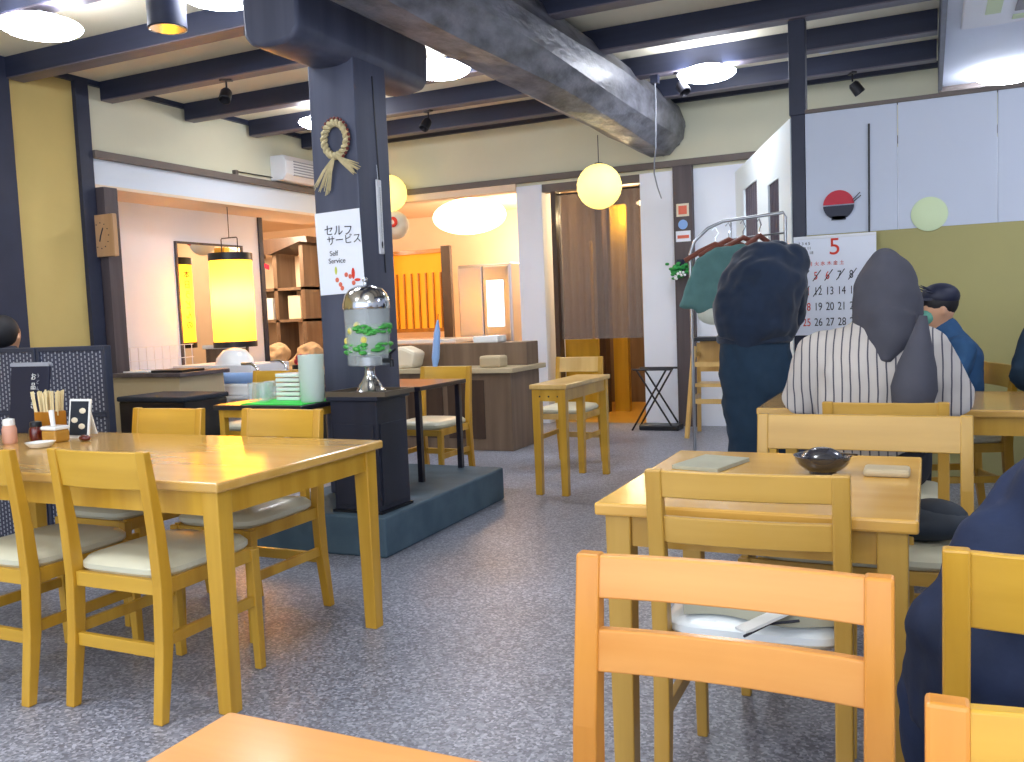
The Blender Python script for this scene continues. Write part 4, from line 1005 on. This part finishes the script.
for k in range(7):
    a = -1.2+k*.4; b.tube([(.06*math.sin(a), .1, 1.24+.03*math.cos(a)), (.075*math.sin(a), .16, 1.25+.05*math.cos(a))], [.008, .002], 6)
b.build('cap', M['navyink'], t, smooth=True)
MB().ball((0, .125, 1.13), (.06, .045, .05)).build('mask', M['maskg'], t, smooth=True)
trousers(t, 'trous')

# blue jacketed person farther right
t, P = seated('seated person in slate blue jacket at the right edge, beyond the table', (.68, 4.98, 0), PI, hd=(0.0, .03, 1.12))
b = MB()
b.limb([(0, 0, .58), (0, 0, .75), (0, .0, .90), (0, .02, .99)], [(.22, .16), (.23, .17), (.22, .15), (.09, .08)], 20, lat=(1, 0, 0))
b.limb([(-.18, .03, .94), (-.25, .11, .75), (-.15, .33, .75)], [.10, .09, .065]).limb([(.18, .03, .94), (.25, .11, .75), (.15, .33, .75)], [.10, .09, .065]).limb([(-.17, .03, .95), (.17, .03, .95)], [.09, .09])
b.build('jacket', M['navy2'], t, remesh=.012, fold=0.03, sm=3)
MB().ball((0, .0, 1.15), (.09, .098, .095), 20, 14).build('hair', M['hair'], t, smooth=True)
trousers(t, 'trous')

# navy near person on right edge chair
t, P = seated('person in a deep navy coat sitting in the chair at the right edge', (.22, 1.60, 0), math.radians(-8), hd=(.40, .32, 1.12), lean=.26)
b = MB()
b.limb([(-.03, .06, .42), (-.03, .05, .55), (.02, .06, .68), (.12, .1, .85), (.26, .14, .98)], [(.23, .20), (.235, .19), (.215, .16), (.20, .14), (.1, .1)], 22, lat=(1, 0, 0))
b.limb([(-.15, .10, .58), (-.19, .14, .40), (-.20, .16, .22), (-.17, .18, .08)], [.10, .10, .095, .08]).limb([(.02, .12, .82), (-.03, .26, .66), (.05, .42, .74)], [.095, .085, .06]).limb([(.42, .1, .9), (.48, .2, .72), (.36, .42, .74)], [.09, .08, .06])
b.build('navy_coat', M['coat'], t, remesh=.012, fold=0.045, sm=3)
MB().ball((.40, .29, 1.15), (.09, .10, .10), 20, 14).build('hair', M['hair'], t, smooth=True)
trousers(t, 'navy')

# person behind the woven screen
t, P = seated('person with dark hair in grey top behind the woven screen at left edge', (-5.2, 3.7, 0), .3, hd=(0, .03, 1.14))
b = MB()
b.limb([(0, 0, .60), (0, 0, .9), (0, .02, 1.03)], [(.2, .14), (.21, .14), (.08, .07)], 20, lat=(1, 0, 0))
b.limb([(-.18, .02, .95), (-.24, .1, .77)], [.085, .07]).limb([(.18, .02, .96), (.24, .1, .77)], [.085, .07])
b.build('grey_top', M['grey'], t, remesh=.014, fold=0.02, sm=3)
MB().ball((0, -.0, 1.16), (.092, .098, .105), 20, 14).build('hair', M['hair'], t, smooth=True)
tag(thing('stool', 'plain stool behind the woven screen', 'stool', (-5.2, 3.7, 0)), 'plain wooden stool behind the woven screen', 'stool')
so_ = [o for o in COL.objects if o.name.startswith('stool')][0]
MB().box(-.18, .18, -.18, .18, .40, .43).build('seat', M['oak'], so_)
for x in (-.15, .15):
    for y in (-.15, .15): MB().bar([(x, y, 0), (x, y, .4)], .035, .035).build('leg', M['oak'], so_)

# dark bag at bottom right
bg = thing('dark_bag', 'round topped dark bag on the seat of the bottom right chair', 'bag', (.15, .70, .467))
MB().lathe([(.06, 0), (.11, .03), (.125, .12), (.11, .2), (.075, .245), (.03, .262), (.005, .265)], n=28).xf(Matrix.Diagonal((1, .5, 1, 1))).build('bag_body', M['bag'], bg, smooth=True)
MB().tube([(.06, 0, .24), (.07, .03, .29), (.07, .065, .305), (.07, .1, .29)], .008, 8).build('handle', M['bag'], bg, smooth=True)

# chairs for unseen supports
chair('dining_chair', 'unseen wooden chair under the person in the spiky cap', (.10, 5.1, 0), math.radians(110), False)
chair('dining_chair', 'unseen wooden chair under the person in the slate blue jacket', (.68, 4.98, 0), PI, False)

# ------------------------------------------------------------------ clothes rack
cr = thing('coat_rack', 'steel tube garment rack behind the standing person', 'rack', (-1.13, 6.02, 0), math.radians(8))
b = MB()
b.tube([(-.32, 0, .02), (-.32, 0, 1.50), (-.29, 0, 1.58), (-.2, 0, 1.66), (-.1, 0, 1.70), (.28, 0, 1.73), (.29, 0, 1.70), (.29, 0, .02)], .011, 10)
b.tube([(-.05, 0, 1.69), (-.05, 0, 1.58), (.29, 0, 1.60)], .006, 8)
b.build('rack_frame', M['steel'], cr, smooth=True)
for x in (-.32, .29): MB().tube([(x, -.2, .02), (x, .15, .02)], .016, 8).build('foot', M['blackmetal'], cr)
hl = ['reddish brown hanger nearest the camera, arm pointing left', 'reddish brown hanger second from the camera', 'reddish brown hanger third from the camera', 'reddish brown hanger farthest along the rack']
for k, (x, y, rz, z) in enumerate(((-1.27, 5.94, .25, 1.52), (-1.19, 5.98, .5, 1.545), (-1.10, 6.0, .8, 1.555), (-1.0, 6.02, 1.1, 1.56))):
    h_ = thing('coat_hanger', hl[k], 'hanger', (x, y, z), rz, 'coat hangers on the rack')
    MB().tube([(-.2, 0, -.07), (-.10, 0, -.015), (0, 0, .03), (.10, 0, -.015), (.2, 0, -.07)], [.016, .018, .018, .018, .016], 8).build('hanger_arm', M['hanger'], h_, smooth=True)
    MB().tube([(0, 0, .03), (0, 0, .07), (.02, 0, .10), (.0, 0, .14), (-.02, 0, .12)], .004, 6).build('hook', M['chrome'], h_, smooth=True)
j = thing('teal_jacket', 'faded teal short sleeved jacket hanging on the coat rack', 'jacket', (-1.25, 5.86, 0), math.radians(4))
b = MB()
b.prism([(-.14, 1.10), (-.13, 1.22), (-.155, 1.13), (-.245, 1.15), (-.12, 1.46), (.0, 1.52), (.18, 1.53), (.28, 1.45), (.36, 1.2), (.28, 1.18), (.26, 1.10)], 'y', -.035, .035)
b.build('jacket_cloth', M['teal'], j, remesh=.012, fold=0.03, sm=8)
MB().ball((-.0, -.01, 1.09), (.13, .03, .07), 14, 8).build('printed_lining', M['plast'], j, smooth=True)
j2 = thing('hanging_coat', 'beige brown coat hanging at the top of the coat rack', 'coat', (-.98, 6.02, 0), math.radians(35))
b = MB()
b.limb([(0, 0, 1.0), (0, 0, 1.35), (0, 0, 1.50)], [(.15, .05), (.16, .06), (.15, .05)], 18, lat=(1, 0, 0))
b.build('coat_cloth', M['sage'], j2, remesh=.014, fold=0.03, sm=4)

# ------------------------------------------------------------------ lights
def area(name, loc, rot, size, energy, color):
    l = bpy.data.lights.new(name, 'AREA'); l.shape = 'RECTANGLE'; l.size, l.size_y = size; l.energy = energy; l.color = color
    o = bpy.data.objects.new(name, l); COL.objects.link(o); o.location = loc; o.rotation_euler = rot
def point(name, loc, energy, color, r=.08):
    l = bpy.data.lights.new(name, 'POINT'); l.energy = energy; l.color = color; l.shadow_soft_size = r
    o = bpy.data.objects.new(name, l); COL.objects.link(o); o.location = loc
point('kitchen_glow', (-4.7, 10.6, 1.9), 75, (1, .78, .55), .2)
point('far_room_glow', (-7.4, 8.4, 2.3), 90, (1, .8, .6), .2)
point('corridor_glow', (-2.95, 9.5, 2.2), 60, (1, .75, .42), .1)
area('front_fill', (-1.0, -1.4, 1.7), (math.radians(90), 0, 0), (6, 2), 95, (.86, .92, 1))  # added cool fill from behind the camera, no window built there

w = bpy.data.worlds.new('world'); S.world = w; w.use_nodes = True
w.node_tree.nodes['Background'].inputs[0].default_value = (.72, .82, 1, 1)
w.node_tree.nodes['Background'].inputs[1].default_value = 1.15

# ------------------------------------------------------------------ sub-parts and part labels
SUB = {'drink_dispenser': {'lid_knob': 'lid', 'spigot_lever': 'spigot', 'mint_leaves': 'jar', 'lemon_slices': 'jar', 'infused_water': 'jar', 'collar': 'stand'},
       'menu_card': {'pictured_dish': 'printed_picture'}, 'wall_clock': {'hour_marks': 'clock_body', 'hand': 'clock_body'},
       'wall_calendar': {'month_number': 'sheet', 'small_calendar': 'sheet', 'date_number': 'sheet', 'weekday_row': 'sheet', 'pen_strokes': 'sheet'},
       'paper_sign': {'lettering': 'sheet', 'drawn_flowers': 'sheet', 'drawn_red_petals': 'sheet', 'drawn_leaf': 'sheet'},
       'wall_air_conditioner': {'louvre': 'casing'}, 'ceiling_air_conditioner': {'intake_grille': 'panel', 'vent_flap': 'panel'},
       'straw_ornament': {'seed_beads': 'braided_ring', 'knot': 'braided_ring'}, 'cylinder_lantern': {'lettering': 'paper_shade'},
       'black_menu_board': {'lettering': 'board', 'top_edge': 'board'}, 'woven_screen': {'woven_panel': 'screen_frame'},
       'hanging_banner': {'lettering': 'banner_cloth'}, 'steel_refrigerator': {'glare_patch': 'door'}, 'lattice_screen': {'lattice_bar': 'lit_paper'},
       'folded_cloth': {'strap': 'jacket', 'cord': 'jacket'}, 'lacquer_bowl': {'inverted_lid': 'bowl_body'}, 'condiment_jar': {'spoon_handle': 'lid'},
       'small_table': {'bolt': 'apron'}}
base = lambda n: n.split('.')[0]
bpy.context.view_layer.update()
for root in [o for o in COL.objects if not o.parent and base(o.name) in SUB]:
    mp = SUB[base(root.name)]; ch = kids(root)
    for c in ch:
        tgt = mp.get(base(c.name))
        if tgt:
            cand = [k for k in ch if base(k.name) == tgt]
            if cand:
                p_ = cand[-1] if tgt == 'door' else cand[0]
                if base(root.name) == 'woven_screen': p_ = cand[min(1, [k for k in ch if base(k.name) == 'woven_panel'].index(c))]
                c.parent = p_; c.matrix_parent_inverse = p_.matrix_basis.inverted()
PL = {'cream_vinyl': 'cream vinyl seat cushion', 'white_vinyl': 'white vinyl seat cushion'}
for o in COL.objects:
    if o.type == 'MESH' and o.parent:
        n = base(o.name)
        if n == 'seat_cushion': o['label'] = PL.get(o.data.materials[0].name, 'seat cushion')
        elif n == 'lid' and o.parent.name == 'drink_dispenser': o['label'] = 'polished domed steel lid'
        elif n == 'spigot': o['label'] = 'black plastic spigot'
        elif n == 'hood': o['label'] = 'charcoal grey hood over the head'
        elif n == 'mask': o['label'] = 'green face mask'
        elif n == 'diffuser': o['label'] = 'glowing white diffuser'

# ------------------------------------------------------------------ camera
F_PX = 894.6
yaw, pitch, roll = (math.radians(a) for a in (25.095, 4.328, -2.271))
cy, sy, cp, sp_ = math.cos(yaw), math.sin(yaw), math.cos(pitch), math.sin(pitch)
fw = Vector((-sy*cp, cy*cp, -sp_)); rt = Vector((cy, sy, 0)); up = rt.cross(fw)
r2 = rt*math.cos(roll)+up*math.sin(roll); u2 = -rt*math.sin(roll)+up*math.cos(roll)
cam = bpy.data.cameras.new('camera'); cam.sensor_width = 36; cam.lens = F_PX*36/1024; cam.clip_start = .02
co = bpy.data.objects.new('camera', cam); COL.objects.link(co)
mx = Matrix((r2, u2, -fw)).transposed().to_4x4(); mx.translation = (0, 0, 1.15)
co.matrix_world = mx
S.camera = co
S.view_settings.view_transform = 'Standard'; S.view_settings.look = 'None'; S.view_settings.gamma = 1; S.view_settings.exposure = .22
S.view_settings.use_curve_mapping = False
